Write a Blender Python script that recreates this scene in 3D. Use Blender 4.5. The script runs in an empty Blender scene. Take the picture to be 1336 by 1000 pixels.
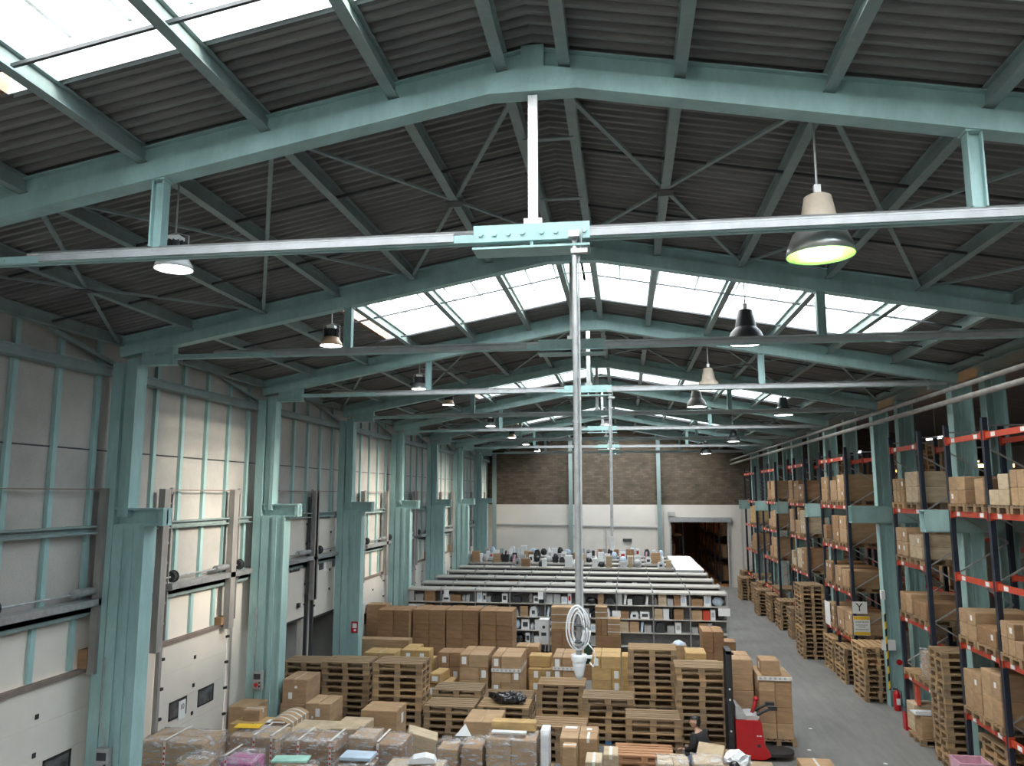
import bpy, bmesh, math, random
from mathutils import Matrix, Vector
SC = bpy.context.scene
COL = SC.collection
PI = math.pi
R = random.Random(7)

# ------------------------------------------------------------------ camera, sky, exposure
cam_d = bpy.data.cameras.new('camera')
cam = bpy.data.objects.new('camera', cam_d)
COL.objects.link(cam)
cam.location = (0, 0, 5.682)
cam.rotation_euler = (PI/2 + 0.1409, 0, 0.1431)
cam_d.sensor_fit = 'HORIZONTAL'
cam_d.sensor_width = 36.0
cam_d.lens = 36.0*1022.3/1336.0
cam_d.clip_end = 400
SC.camera = cam
SC.view_settings.view_transform = 'Standard'
SC.view_settings.look = 'None'
SC.view_settings.exposure = 0.22
SC.view_settings.gamma = 1.0
SC.view_settings.use_curve_mapping = False

SKY = 12.5
w = bpy.data.worlds.new('sky')
SC.world = w
w.use_nodes = True
nt = w.node_tree
nt.nodes.clear()
wo = nt.nodes.new('ShaderNodeOutputWorld')
bg = nt.nodes.new('ShaderNodeBackground')
tc = nt.nodes.new('ShaderNodeTexCoord')
sp = nt.nodes.new('ShaderNodeSeparateXYZ')
mr = nt.nodes.new('ShaderNodeMapRange')
mr.inputs['From Min'].default_value = -1
mr.inputs['From Max'].default_value = 1
rp = nt.nodes.new('ShaderNodeValToRGB')          # hazy sky: warm bright side to the west (left), bluer to the east
rp.color_ramp.elements[0].color = (1.0, 0.93, 0.84, 1)
rp.color_ramp.elements[1].color = (0.72, 0.84, 0.95, 1)
nt.links.new(tc.outputs['Generated'], sp.inputs[0])
nt.links.new(sp.outputs['X'], mr.inputs['Value'])
nt.links.new(mr.outputs[0], rp.inputs[0])
nt.links.new(rp.outputs[0], bg.inputs['Color'])
bg.inputs['Strength'].default_value = SKY
nt.links.new(bg.outputs[0], wo.inputs[0])

# hazy low sun from the right: warms the left wall through every second bay
sun_d = bpy.data.lights.new('hazy_sun', 'SUN')
sun_d.energy = 15.0
sun_d.angle = math.radians(14)
sun_d.color = (1.0, 0.86, 0.70)
sun = bpy.data.objects.new('hazy_sun', sun_d)
COL.objects.link(sun)
sun.rotation_euler = Vector((-0.90, 0.115, -0.36)).to_track_quat('-Z', 'Y').to_euler()
sun.location = (60, -5, 40)

# building grid (metres)
BAY = 5.5
Y0 = 12.5                                         # frame 0
def FY(i): return Y0 + BAY*i                      # frame i
I0, I1 = -4, 7
YA, YB = FY(I0), 50.8                             # rear end, back wall
XC = -0.8                                         # ridge line
SL = 0.188                                        # roof slope
ZR = 9.95                                         # sheet height at the ridge
XE = 8.35                                         # half span of the roof
XW = -9.0                                         # left wall
def zroof(x): return ZR - SL*abs(x - XC)
def sky_y(i): return FY(i) + 0.75, FY(i) + 4.15   # skylight opening in bay i
SKX = (-5.2, 5.3)

# sky portals help the renderer find the skylights
def portal(x0, x1, y0, y1):
    la = bpy.data.lights.new('skylight_portal', 'AREA')
    la.shape = 'RECTANGLE'
    L = math.hypot(x1-x0, zroof(x1)-zroof(x0))
    la.size = L; la.size_y = y1-y0
    la.cycles.is_portal = True
    o = bpy.data.objects.new('skylight_portal', la)
    COL.objects.link(o)
    s = math.atan2(zroof(x1)-zroof(x0), x1-x0)
    o.location = ((x0+x1)/2, (y0+y1)/2, (zroof(x0)+zroof(x1))/2 + 0.30)
    o.rotation_euler = (0, -s, 0)
for i in range(I0, I1):
    if i % 2 == 0:
        a, b = sky_y(i)
        portal(SKX[0], XC, a, b)
        portal(XC, SKX[1], a, b)
# ------------------------------------------------------------------ materials
def newmat(name):
    m = bpy.data.materials.new(name)
    m.use_nodes = True
    n = m.node_tree
    return m, n, n.nodes['Principled BSDF']
def ramp(n, fac, stops):
    r = n.nodes.new('ShaderNodeValToRGB')
    while len(r.color_ramp.elements) < len(stops): r.color_ramp.elements.new(0.5)
    for e, (p, c) in zip(r.color_ramp.elements, stops):
        e.position = p; e.color = (*c, 1)
    n.links.new(fac, r.inputs[0])
    return r.outputs[0]
def noise(n, scale, detail=4, rough=0.6, coord='Object', stretch=None):
    t = n.nodes.new('ShaderNodeTexCoord')
    x = n.nodes.new('ShaderNodeTexNoise')
    x.inputs['Scale'].default_value = scale
    x.inputs['Detail'].default_value = detail
    x.inputs['Roughness'].default_value = rough
    src = t.outputs[coord]
    if stretch:
        mp = n.nodes.new('ShaderNodeMapping')
        mp.inputs['Scale'].default_value = stretch
        n.links.new(src, mp.inputs[0]); src = mp.outputs[0]
    n.links.new(src, x.inputs['Vector'])
    return x.outputs['Fac']
def mixc(n, f, a, b, mode='MIX'):
    x = n.nodes.new('ShaderNodeMix')
    x.data_type = 'RGBA'; x.blend_type = mode
    for s, v in ((0, f), (6, a), (7, b)):
        if hasattr(v, 'links'): n.links.new(v, x.inputs[s])
        elif s == 0: x.inputs[0].default_value = v
        else: x.inputs[s].default_value = (*v, 1)
    return x.outputs[2]
def bump(n, b, h, strength=0.3, dist=0.01):
    k = n.nodes.new('ShaderNodeBump')
    k.inputs['Strength'].default_value = strength
    k.inputs['Distance'].default_value = dist
    n.links.new(h, k.inputs['Height'])
    n.links.new(k.outputs[0], b.inputs['Normal'])
def sc(c, k): return tuple(min(1, v*k) for v in c)
def plain(name, c, rough=0.6, metal=0.0, var=0.15, scale=6, spec=None, stretch=None):
    m, n, b = newmat(name)
    f = noise(n, scale, stretch=stretch)
    n.links.new(ramp(n, f, [(0.3, sc(c, 1-var)), (0.7, sc(c, 1+var))]), b.inputs['Base Color'])
    b.inputs['Roughness'].default_value = rough
    b.inputs['Metallic'].default_value = metal
    if spec is not None: b.inputs['Specular IOR Level'].default_value = spec
    return m
def varied(name, cols, rough=0.75, grain=None, bstr=0.15):
    """colour picked per object from the stops, with a fine grain on top"""
    m, n, b = newmat(name)
    oi = n.nodes.new('ShaderNodeObjectInfo')
    base = ramp(n, oi.outputs['Random'], [(k/(len(cols)-1), c) for k, c in enumerate(cols)])
    sx = grain or (3, 3, 3)
    f = noise(n, 2.5, 5, 0.65, stretch=sx)
    g = ramp(n, f, [(0.3, (0.72, 0.72, 0.72)), (0.7, (1.12, 1.12, 1.12))])
    n.links.new(mixc(n, 1.0, base, g, 'MULTIPLY'), b.inputs['Base Color'])
    b.inputs['Roughness'].default_value = rough
    b.inputs['Specular IOR Level'].default_value = 0.25
    bump(n, b, f, bstr, 0.004)
    return m
def emit(name, c, s):
    m = bpy.data.materials.new(name); m.use_nodes = True
    n = m.node_tree; n.nodes.clear()
    o = n.nodes.new('ShaderNodeOutputMaterial'); e = n.nodes.new('ShaderNodeEmission')
    e.inputs[0].default_value = (*c, 1); e.inputs[1].default_value = s
    n.links.new(e.outputs[0], o.inputs[0])
    return m
M = {}
# painted steel with grime and rust specks
def steel(name, c):
    m, n, b = newmat(name)
    f = noise(n, 3.0, 6, 0.7, stretch=(1, 1, 0.35))
    a = ramp(n, f, [(0.25, sc(c, 0.72)), (0.6, c), (0.85, sc(c, 1.18))])
    g = noise(n, 14, 6, 0.75)
    rst = ramp(n, g, [(0.66, (0, 0, 0)), (0.76, (1, 1, 1))])
    n.links.new(mixc(n, rst, a, sc((0.20, 0.14, 0.10), 1)), b.inputs['Base Color'])
    b.inputs['Roughness'].default_value = 0.45
    return m
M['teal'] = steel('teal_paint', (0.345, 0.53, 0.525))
M['teal2'] = steel('teal_paint_greyer', (0.235, 0.305, 0.302))  # darker, greyer teal for purlins and secondary steel
M['trunk'] = plain('silver_trunking', (0.40, 0.415, 0.43), 0.4, 0, 0.12, 6)
M['galv'] = plain('galvanised_steel', (0.42, 0.43, 0.44), 0.42, 0.55, 0.2, 9)
M['post'] = plain('dusty_track_steel', (0.30, 0.285, 0.275), 0.6, 0.2, 0.2, 5, stretch=(1, 1, 0.3))
M['darksteel'] = plain('dark_steel', (0.06, 0.065, 0.07), 0.5, 0.4)
M['roof'] = plain('grey_roof_sheet', (0.185, 0.18, 0.178), 0.75, 0.0, 0.25, 1.3, stretch=(0.4, 3, 1))
M['curb'] = plain('white_skylight_curb', (0.62, 0.70, 0.70), 0.6)
M['rustcurb'] = plain('brown_board', (0.42, 0.26, 0.19), 0.7)
# fibre wall panels, stained
def wallgrey():
    m, n, b = newmat('grey_fibre_panel')
    f = noise(n, 0.55, 6, 0.65)
    a = ramp(n, f, [(0.3, (0.32, 0.31, 0.295)), (0.55, (0.43, 0.415, 0.39)), (0.75, (0.51, 0.49, 0.455))])
    g = noise(n, 90, 2, 0.5, stretch=(1, 0.3, 1))
    k = ramp(n, g, [(0.3, (0.9, 0.9, 0.9)), (0.7, (1.08, 1.08, 1.08))])
    n.links.new(mixc(n, 1, a, k, 'MULTIPLY'), b.inputs['Base Color'])
    b.inputs['Roughness'].default_value = 0.6
    return m
M['wallgrey'] = wallgrey()
M['white'] = plain('white_door_panel', (0.68, 0.635, 0.575), 0.45, 0, 0.05, 1.2)
M['whitewall'] = plain('white_wall_paint', (0.66, 0.615, 0.565), 0.6, 0, 0.06, 0.6)
M['paper'] = plain('white_paper', (0.78, 0.78, 0.78), 0.7, 0, 0.04)
M['black'] = plain('black_rubber', (0.025, 0.025, 0.028), 0.6)
M['blackgloss'] = plain('black_plastic_film', (0.02, 0.02, 0.022), 0.25)
M['glassdark'] = plain('dark_window_glass', (0.10, 0.10, 0.105), 0.12, 0, 0.5, 5)
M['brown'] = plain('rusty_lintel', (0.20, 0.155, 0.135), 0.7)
def brick():
    m, n, b = newmat('brown_block_wall')
    t = n.nodes.new('ShaderNodeTexCoord')
    mp = n.nodes.new('ShaderNodeMapping')
    mp.inputs['Rotation'].default_value = (PI/2, 0, 0)
    n.links.new(t.outputs['Object'], mp.inputs[0])
    x = n.nodes.new('ShaderNodeTexBrick')
    x.inputs['Scale'].default_value = 1.0
    x.inputs['Brick Width'].default_value = 0.36
    x.inputs['Row Height'].default_value = 0.14
    x.inputs['Mortar Size'].default_value = 0.012
    x.inputs['Color1'].default_value = (0.090, 0.066, 0.046, 1)
    x.inputs['Color2'].default_value = (0.150, 0.115, 0.080, 1)
    x.inputs['Mortar'].default_value = (0.085, 0.068, 0.052, 1)
    n.links.new(mp.outputs[0], x.inputs[0])
    f = noise(n, 1.1, 6, 0.7)
    g = ramp(n, f, [(0.3, (0.6, 0.6, 0.6)), (0.7, (1.1, 1.1, 1.1))])
    n.links.new(mixc(n, 1, x.outputs[0], g, 'MULTIPLY'), b.inputs['Base Color'])
    b.inputs['Roughness'].default_value = 0.9
    return m
M['brick'] = brick()
def concrete():
    m, n, b = newmat('concrete_floor')
    f = noise(n, 0.35, 8, 0.65)
    a = ramp(n, f, [(0.3, (0.16, 0.158, 0.155)), (0.5, (0.20, 0.198, 0.194)), (0.72, (0.24, 0.238, 0.233))])
    g = noise(n, 2.2, 6, 0.7, stretch=(2.2, 0.25, 1))      # tyre streaks down the aisle
    k = ramp(n, g, [(0.35, (0.80, 0.80, 0.80)), (0.62, (1.05, 1.05, 1.05))])
    n.links.new(mixc(n, 1, a, k, 'MULTIPLY'), b.inputs['Base Color'])
    b.inputs['Roughness'].default_value = 0.55
    return m
M['floor'] = concrete()
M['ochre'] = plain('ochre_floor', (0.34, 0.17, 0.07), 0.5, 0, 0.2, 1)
M['kraft'] = varied('kraft_cardboard', [(0.36, 0.225, 0.125), (0.42, 0.27, 0.155), (0.47, 0.315, 0.185), (0.39, 0.255, 0.155)], 0.8, (1, 1, 4), 0.05)
M['kraftdark'] = varied('brown_cardboard', [(0.30, 0.175, 0.095), (0.33, 0.195, 0.105), (0.36, 0.215, 0.12)], 0.8, (1, 1, 4), 0.05)
M['kraftyellow'] = varied('yellow_cardboard', [(0.52, 0.33, 0.13), (0.50, 0.335, 0.155), (0.56, 0.375, 0.17)], 0.8, (1, 1, 4), 0.05)
M['kraftpale'] = varied('pale_cardboard', [(0.52, 0.40, 0.27), (0.55, 0.44, 0.31), (0.50, 0.38, 0.25)], 0.8, (1, 1, 4), 0.05)
M['tape'] = plain('brown_tape', (0.40, 0.27, 0.15), 0.3)
M['cleartape'] = plain('white_tape', (0.72, 0.70, 0.66), 0.25)
M['wood'] = varied('pallet_wood', [(0.20, 0.135, 0.085), (0.35, 0.23, 0.13), (0.27, 0.19, 0.122), (0.43, 0.285, 0.15), (0.23, 0.17, 0.115), (0.38, 0.26, 0.155)], 0.85, (1.2, 14, 14), 0.25)
M['woodnew'] = varied('fresh_pallet_wood', [(0.50, 0.32, 0.17), (0.46, 0.30, 0.16)], 0.85, (1.2, 14, 14), 0.2)
M['woodred'] = varied('reddish_pallet_wood', [(0.46, 0.24, 0.13), (0.50, 0.27, 0.15)], 0.85, (1.2, 14, 14), 0.2)
M['navy'] = plain('navy_rack_paint', (0.022, 0.03, 0.05), 0.45, 0.2)
M['orange'] = plain('orange_rack_beam', (0.50, 0.062, 0.03), 0.45, 0, 0.12)
M['red'] = plain('red_paint', (0.44, 0.010, 0.015), 0.35, 0, 0.06)
M['yellow'] = plain('yellow_paint', (0.80, 0.50, 0.02), 0.5, 0, 0.08)
M['shelf'] = plain('grey_shelf', (0.46, 0.44, 0.40), 0.5, 0.1, 0.08)
M['whiteplastic'] = plain('white_plastic', (0.72, 0.73, 0.75), 0.4, 0, 0.06)
M['greyplastic'] = plain('grey_plastic', (0.40, 0.40, 0.40), 0.5)
M['green'] = plain('green_plastic', (0.03, 0.09, 0.055), 0.45)
M['lime'] = plain('lime_plastic', (0.35, 0.62, 0.06), 0.4)
M['pink'] = plain('pink_plastic', (0.62, 0.36, 0.46), 0.45)
M['magenta'] = plain('magenta_print', (0.50, 0.16, 0.34), 0.35, 0, 0.5, 12)
M['mint'] = plain('mint_board', (0.36, 0.62, 0.52), 0.5)
M['blue'] = plain('blue_paint', (0.05, 0.15, 0.30), 0.5)
M['palebue'] = plain('pale_blue_print', (0.50, 0.60, 0.72), 0.4)
M['skin'] = plain('skin', (0.52, 0.32, 0.24), 0.55, 0, 0.05)
M['hair'] = plain('black_hair', (0.012, 0.011, 0.011), 0.5)
M['jacket'] = plain('black_jacket', (0.018, 0.018, 0.02), 0.8)
M['jeans'] = plain('blue_jeans', (0.10, 0.15, 0.24), 0.85)
M['beige'] = plain('beige_enamel', (0.50, 0.42, 0.34), 0.5)
M['peach'] = plain('peach_enamel', (0.62, 0.38, 0.24), 0.4)
M['greenglass'] = plain('lime_reflector', (0.30, 0.80, 0.14), 0.3, 0, 0.04)
M['alu'] = plain('aluminium', (0.60, 0.60, 0.60), 0.3, 0.8)
M['gapshade'] = plain('shelf_gap_shade', (0.20, 0.20, 0.20), 0.7)  # dark tone standing in for shade between the shelf goods
M['bulb'] = emit('lamp_glow', (1.0, 0.97, 0.92), 22.0)
M['tube'] = emit('tube_glow', (0.95, 0.97, 1.0), 9.0)
M['sodium'] = emit('sodium_glow', (1.0, 0.42, 0.10), 14.0)
M['daylight'] = emit('daylit_window', (0.80, 0.90, 1.0), 2.2)
def hazard():
    m, n, b = newmat('hazard_stripes')
    t = n.nodes.new('ShaderNodeTexCoord')
    mp = n.nodes.new('ShaderNodeMapping'); mp.inputs['Rotation'].default_value = (0, 0.75, 0)
    n.links.new(t.outputs['Object'], mp.inputs[0])
    x = n.nodes.new('ShaderNodeTexWave'); x.bands_direction = 'Z'; x.inputs['Scale'].default_value = 1.1
    n.links.new(mp.outputs[0], x.inputs[0])
    n.links.new(ramp(n, x.outputs[1], [(0.49, (0.02, 0.02, 0.02)), (0.51, (0.80, 0.52, 0.02))]), b.inputs['Base Color'])
    return m
M['hazard'] = hazard()
def film(name, alpha, tint=(1, 1, 1), scale=5):
    m = bpy.data.materials.new(name); m.use_nodes = True
    n = m.node_tree; n.nodes.clear()
    o = n.nodes.new('ShaderNodeOutputMaterial')
    tr = n.nodes.new('ShaderNodeBsdfTransparent'); tr.inputs[0].default_value = (*tint, 1)
    gl = n.nodes.new('ShaderNodeBsdfPrincipled')
    gl.inputs['Base Color'].default_value = (0.75, 0.75, 0.77, 1); gl.inputs['Roughness'].default_value = 0.13
    f = noise(n, scale, 5, 0.7, stretch=(1, 1, 3.5))
    bump(n, gl, f, 1.0, 0.05)
    a = ramp(n, f, [(0.45, (alpha*0.6,)*3), (0.66, (min(1, alpha*4.5),)*3)])
    mx = n.nodes.new('ShaderNodeMixShader')
    n.links.new(a, mx.inputs[0]); n.links.new(tr.outputs[0], mx.inputs[1]); n.links.new(gl.outputs[0], mx.inputs[2])
    n.links.new(mx.outputs[0], o.inputs[0])
    return m
M['film'] = film('stretch_film', 0.15)
def pane():
    m = bpy.data.materials.new('skylight_glazing'); m.use_nodes = True
    n = m.node_tree; n.nodes.clear()
    o = n.nodes.new('ShaderNodeOutputMaterial')
    tr = n.nodes.new('ShaderNodeBsdfTransparent'); tr.inputs[0].default_value = (0.92, 0.95, 0.96, 1)
    tl = n.nodes.new('ShaderNodeBsdfTranslucent'); tl.inputs[0].default_value = (0.85, 0.87, 0.88, 1)
    f = noise(n, 1.6, 5, 0.6)
    a = ramp(n, f, [(0.3, (0.10,)*3), (0.7, (0.30,)*3)])
    mx = n.nodes.new('ShaderNodeMixShader')
    n.links.new(a, mx.inputs[0]); n.links.new(tr.outputs[0], mx.inputs[1]); n.links.new(tl.outputs[0], mx.inputs[2])
    n.links.new(mx.outputs[0], o.inputs[0])
    return m
M['pane'] = pane()

# ------------------------------------------------------------------ mesh helpers
KIDS = {}
class MB:
    def __init__(s): s.v = []; s.f = []; s.m = []
    def add(s, vs, fs, mi=0):
        k = len(s.v); s.v += [tuple(p) for p in vs]
        s.f += [tuple(i+k for i in f) for f in fs]; s.m += [mi]*len(fs)
        return s
    def box(s, x0, x1, y0, y1, z0, z1, mi=0, mat=None):
        vs = [Vector(p) for p in ((x0,y0,z0),(x1,y0,z0),(x1,y1,z0),(x0,y1,z0),(x0,y0,z1),(x1,y0,z1),(x1,y1,z1),(x0,y1,z1))]
        if mat: vs = [mat @ p for p in vs]
        return s.add(vs, [(0,3,2,1),(4,5,6,7),(0,1,5,4),(1,2,6,5),(2,3,7,6),(3,0,4,7)], mi)
    def bar(s, a, b, w, h=None, mi=0, up=(0, 0, 1)):
        """rectangular bar from a to b"""
        a = Vector(a); b = Vector(b); d = (b-a); L = d.length; d.normalize(); h = h or w
        u = Vector(up)
        if abs(d.dot(u)) > 0.98: u = Vector((0, 1, 0))
        x = d.cross(u).normalized(); z = x.cross(d)
        mt = Matrix((x, d, z)).transposed().to_4x4(); mt.translation = a
        return s.box(-w/2, w/2, 0, L, -h/2, h/2, mi, mt)
    def prism(s, pts, a, b, mi=0, up=(0, 0, 1)):
        """polygon pts (x,z) swept from a to b"""
        a = Vector(a); b = Vector(b); d = (b-a).normalized(); u = Vector(up)
        if abs(d.dot(u)) > 0.98: u = Vector((0, 1, 0))
        x = d.cross(u).normalized(); z = x.cross(d)
        n = len(pts); vs = [a + x*p + z*q for p, q in pts] + [b + x*p + z*q for p, q in pts]
        fs = [(i, (i+1) % n, n+(i+1) % n, n+i) for i in range(n)] + [tuple(range(n-1, -1, -1)), tuple(range(n, 2*n))]
        return s.add(vs, fs, mi)
    def cyl(s, a, b, r, n=10, mi=0, r2=None, caps=True):
        a = Vector(a); b = Vector(b); d = (b-a).normalized(); u = Vector((0, 0, 1))
        if abs(d.dot(u)) > 0.98: u = Vector((0, 1, 0))
        x = d.cross(u).normalized(); z = x.cross(d); r2 = r if r2 is None else r2
        vs = [a + (x*math.cos(t) + z*math.sin(t))*r for t in (2*PI*i/n for i in range(n))]
        vs += [b + (x*math.cos(t) + z*math.sin(t))*r2 for t in (2*PI*i/n for i in range(n))]
        fs = [(i, (i+1) % n, n+(i+1) % n, n+i) for i in range(n)]
        if caps: fs += [tuple(range(n-1, -1, -1)), tuple(range(n, 2*n))]
        return s.add(vs, fs, mi)
    def tube(s, pts, r, n=6, mi=0):
        P = [Vector(p) for p in pts]; k = len(P); vs = []; prev = None
        for i, p in enumerate(P):
            d = (P[min(i+1, k-1)] - P[max(i-1, 0)]).normalized()
            if prev is None:
                u = Vector((0, 0, 1)) if abs(d.z) < 0.9 else Vector((1, 0, 0))
                x = d.cross(u).normalized()
            else: x = (prev - d*prev.dot(d)).normalized()
            prev = x; z = x.cross(d)
            vs += [p + (x*math.cos(2*PI*j/n) + z*math.sin(2*PI*j/n))*r for j in range(n)]
        fs = [(i*n+j, i*n+(j+1) % n, (i+1)*n+(j+1) % n, (i+1)*n+j) for i in range(k-1) for j in range(n)]
        return s.add(vs, fs + [tuple(range(n-1, -1, -1)), tuple(range((k-1)*n, k*n))], mi)
    def lathe(s, prof, c=(0, 0, 0), n=20, mi=0):
        cx, cy, cz = c; vs = []
        for r, z in prof: vs += [(cx+r*math.cos(2*PI*i/n), cy+r*math.sin(2*PI*i/n), cz+z) for i in range(n)]
        fs = [(k*n+i, k*n+(i+1) % n, (k+1)*n+(i+1) % n, (k+1)*n+i) for k in range(len(prof)-1) for i in range(n)]
        return s.add(vs, fs, mi)
    def mesh(s, name, mats, smooth=False):
        me = bpy.data.meshes.new(name)
        me.from_pydata(s.v, [], s.f)
        for m in (mats if isinstance(mats, (list, tuple)) else [mats]): me.materials.append(M[m] if isinstance(m, str) else m)
        me.polygons.foreach_set('material_index', s.m)
        if smooth: me.polygons.foreach_set('use_smooth', [True]*len(s.f))
        me.update()
        return me
    def build(s, name, mats, parent=None, loc=None, rz=0, smooth=False):
        return link(name, s.mesh(name, mats, smooth), parent, loc, rz)
def link(name, data, parent=None, loc=None, rz=0):
    o = bpy.data.objects.new(name, data)
    COL.objects.link(o)
    if parent is not None:
        o.parent = parent; KIDS.setdefault(parent.name, []).append(o)
    if loc is not None: o.location = loc
    if rz: o.rotation_euler = (0, 0, rz)
    return o
def empty(name, loc, rz=0): return link(name, None, None, loc, rz)
def tag(o, label, cat, group=None, kind=None):
    o['label'] = label; o['category'] = cat
    if group: o['group'] = group
    if kind: o['kind'] = kind
    return o
def copy_tree(o, parent=None):
    """a thing with its parts and sub-parts"""
    c = o.copy(); COL.objects.link(c)
    if parent is not None:
        c.parent = parent; KIDS.setdefault(parent.name, []).append(c)
    for ch in KIDS.get(o.name, []): copy_tree(ch, c)
    return c
ORD = ['zeroth','first','second','third','fourth','fifth','sixth','seventh','eighth','ninth','tenth','eleventh','twelfth','thirteenth','fourteenth','fifteenth','sixteenth','seventeenth','eighteenth','nineteenth','twentieth']
def nth(k):
    if k <= 20: return ORD[k]
    return {2: 'twenty', 3: 'thirty', 4: 'forty'}[k//10] + '-' + ORD[k % 10] if k % 10 else {3: 'thirtieth', 4: 'fortieth'}[k//10]
def prop(o, k): o['kind'] = 'structure'; return o
# ------------------------------------------------------------------ floor and walls
prop(tag(MB().box(XW-6, 24, YA, YB+32, -0.2, 0).build('floor', 'floor'), 'worn grey concrete warehouse floor', 'floor'), 0)

# left wall: grey fibre panels above, white sandwich panels below, with the dock doors cut out
DOORS = [(5.7, 8.2, 0), (10.1, 12.65, 0), (14.55, 17.1, 0), (18.9, 21.4, 2.32), (22.0, 24.4, 2.2), (26.2, 28.65, 0), (29.95, 32.45, 0), (33.0, 35.5, 0), (37.4, 39.9, 0), (42.3, 44.8, 0), (46.6, 49.1, 0)]
wl = prop(tag(MB().box(XW-0.12, XW, YA, YB, 3.72, 8.42).build('wall_left', 'wallgrey'), 'tall left wall of stained grey fibre panels over white dock panels', 'wall'), 0)
low = MB(); y = YA
for a, b, r in DOORS:
    low.box(XW-0.12, XW-0.01, y, a, 0, 3.72); low.box(XW-0.12, XW-0.01, a, b, 2.8, 3.72); y = b
low.box(XW-0.12, XW-0.01, y, YB, 0, 3.72)
low.build('white_panel', 'white', wl)
jt = MB()
for z in (6.43,): jt.box(XW, XW+0.012, YA, YB, z-0.012, z+0.012)
for z in (0.9, 1.8): jt.box(XW-0.011, XW-0.004, YA, 5.6, z-0.005, z+0.005)
jt.build('panel_joint', 'darksteel', wl)
rb = MB()
for z in (3.0,): pass
for i in range(-2, I1):
    for k in range(5):
        yy = FY(i) + 1.43 + k*0.945
        MB().box(XW, XW+0.07, yy-0.05, yy+0.05, 3.74, 8.40).build('wall_rib', 'teal', wl)
    m = MB()
    m.box(XW+0.02, XW+0.24, FY(i)+0.2, FY(i+1)-0.2, 7.70, 7.73); m.box(XW+0.02, XW+0.24, FY(i)+0.2, FY(i+1)-0.2, 7.83, 7.86)
    m.box(XW+0.19, XW+0.22, FY(i)+0.2, FY(i+1)-0.2, 7.73, 7.83)
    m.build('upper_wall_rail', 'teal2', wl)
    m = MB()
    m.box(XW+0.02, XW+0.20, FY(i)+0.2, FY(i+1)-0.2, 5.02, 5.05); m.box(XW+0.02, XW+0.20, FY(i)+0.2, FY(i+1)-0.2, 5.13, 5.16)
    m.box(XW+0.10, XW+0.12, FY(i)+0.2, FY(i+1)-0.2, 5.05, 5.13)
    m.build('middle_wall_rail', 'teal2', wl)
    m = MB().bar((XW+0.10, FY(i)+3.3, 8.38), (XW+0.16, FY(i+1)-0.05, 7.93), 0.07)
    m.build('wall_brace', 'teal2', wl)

# back wall: white paint to 5 m, brown blocks above, doorway at the right end
DX0, DX1, DZ = 2.75, 6.20, 3.95
wb = prop(tag(MB().box(XW, 23, YB, YB+0.3, 5.02, 10.2).build('wall_back', 'brick'), 'far end wall of dark brown blocks over white paint', 'wall'), 0)
m = MB().box(XW, DX0, YB-0.04, YB+0.3, 0, 5.02).box(DX1, 7.05, YB-0.04, YB+0.3, 0, 5.02).box(DX0, DX1, YB-0.04, YB+0.3, DZ, 5.02).box(7.05, 23, YB, YB+0.3, 0, 5.02)
m.build('painted_lower_wall', 'whitewall', wb)
for x0, zt in ((2.05, 9.3), (-3.5, 9.3), (-8.45, 8.3)):
    MB().box(x0-0.12, x0+0.12, YB-0.30, YB-0.27, 0, zt).box(x0-0.015, x0+0.015, YB-0.27, YB-0.07, 0, zt).box(x0-0.12, x0+0.12, YB-0.07, YB-0.04, 0, zt).build('wall_post', 'teal2', wb)
MB().bar((-8.3, YB-0.09, 3.76), (1.9, YB-0.09, 3.62), 0.07).build('wall_pipe', 'greyplastic', wb)
MB().bar((-1.3, YB-0.09, 3.64), (-1.3, YB-0.09, 0.2), 0.07).build('wall_pipe', 'greyplastic', wb)
MB().bar((2.3, YB-0.07, 4.6), (2.3, YB-0.07, 0.4), 0.025).build('cable', 'greyplastic', wb)
MB().box(-0.25, 0.30, YB-0.12, YB-0.04, 2.72, 2.90).build('dark_wall_box', 'darksteel', wb)
d = tag(empty('door_20', (0, YB, 0)), 'open doorway in the far white wall with grey sliding frame', 'doorway', None, 'structure')
MB().box(DX0-0.15, DX1+0.25, -0.22, -0.06, DZ, DZ+0.30).build('lintel_track', 'galv', d)
MB().box(DX0-0.10, DX0, -0.12, -0.05, 0, DZ).build('jamb', 'galv', d)
MB().box(DX1, DX1+0.10, -0.12, -0.05, 0, DZ).build('jamb', 'galv', d)
MB().box(DX0-0.2, DX0+0.25, -0.22, -0.06, DZ+0.38, DZ+0.62).build('motor_box', 'greyplastic', d)

# room beyond the doorway: ochre floor, dark walls
YR = YB + 30
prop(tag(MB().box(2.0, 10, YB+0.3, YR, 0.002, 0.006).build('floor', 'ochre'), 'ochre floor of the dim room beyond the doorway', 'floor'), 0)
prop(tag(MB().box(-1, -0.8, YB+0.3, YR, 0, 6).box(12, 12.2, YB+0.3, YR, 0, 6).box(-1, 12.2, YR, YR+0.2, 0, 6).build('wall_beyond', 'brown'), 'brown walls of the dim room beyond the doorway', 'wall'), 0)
for k in range(3):
    o = tag(MB().box(-0.5, 0.5, -0.08, 0.08, 0, 0.08).build('orange_lamp', 'sodium', None, (4.6, YB+4+k*8, 5.3)), f'orange strip lamp in the room beyond the doorway, {nth(k+1)} inward', 'lamp', 'orange lamps beyond the doorway')
    MB().cyl((0, 0, 0.08), (0, 0, 0.695), 0.01, 6).build('suspension_rod', 'galv', o)
prop(tag(MB().box(-1, 12.2, YB+0.3, YR, 6, 6.2).build('ceiling', 'roof'), 'dark ceiling of the room beyond the doorway', 'ceiling'), 0)
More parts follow.
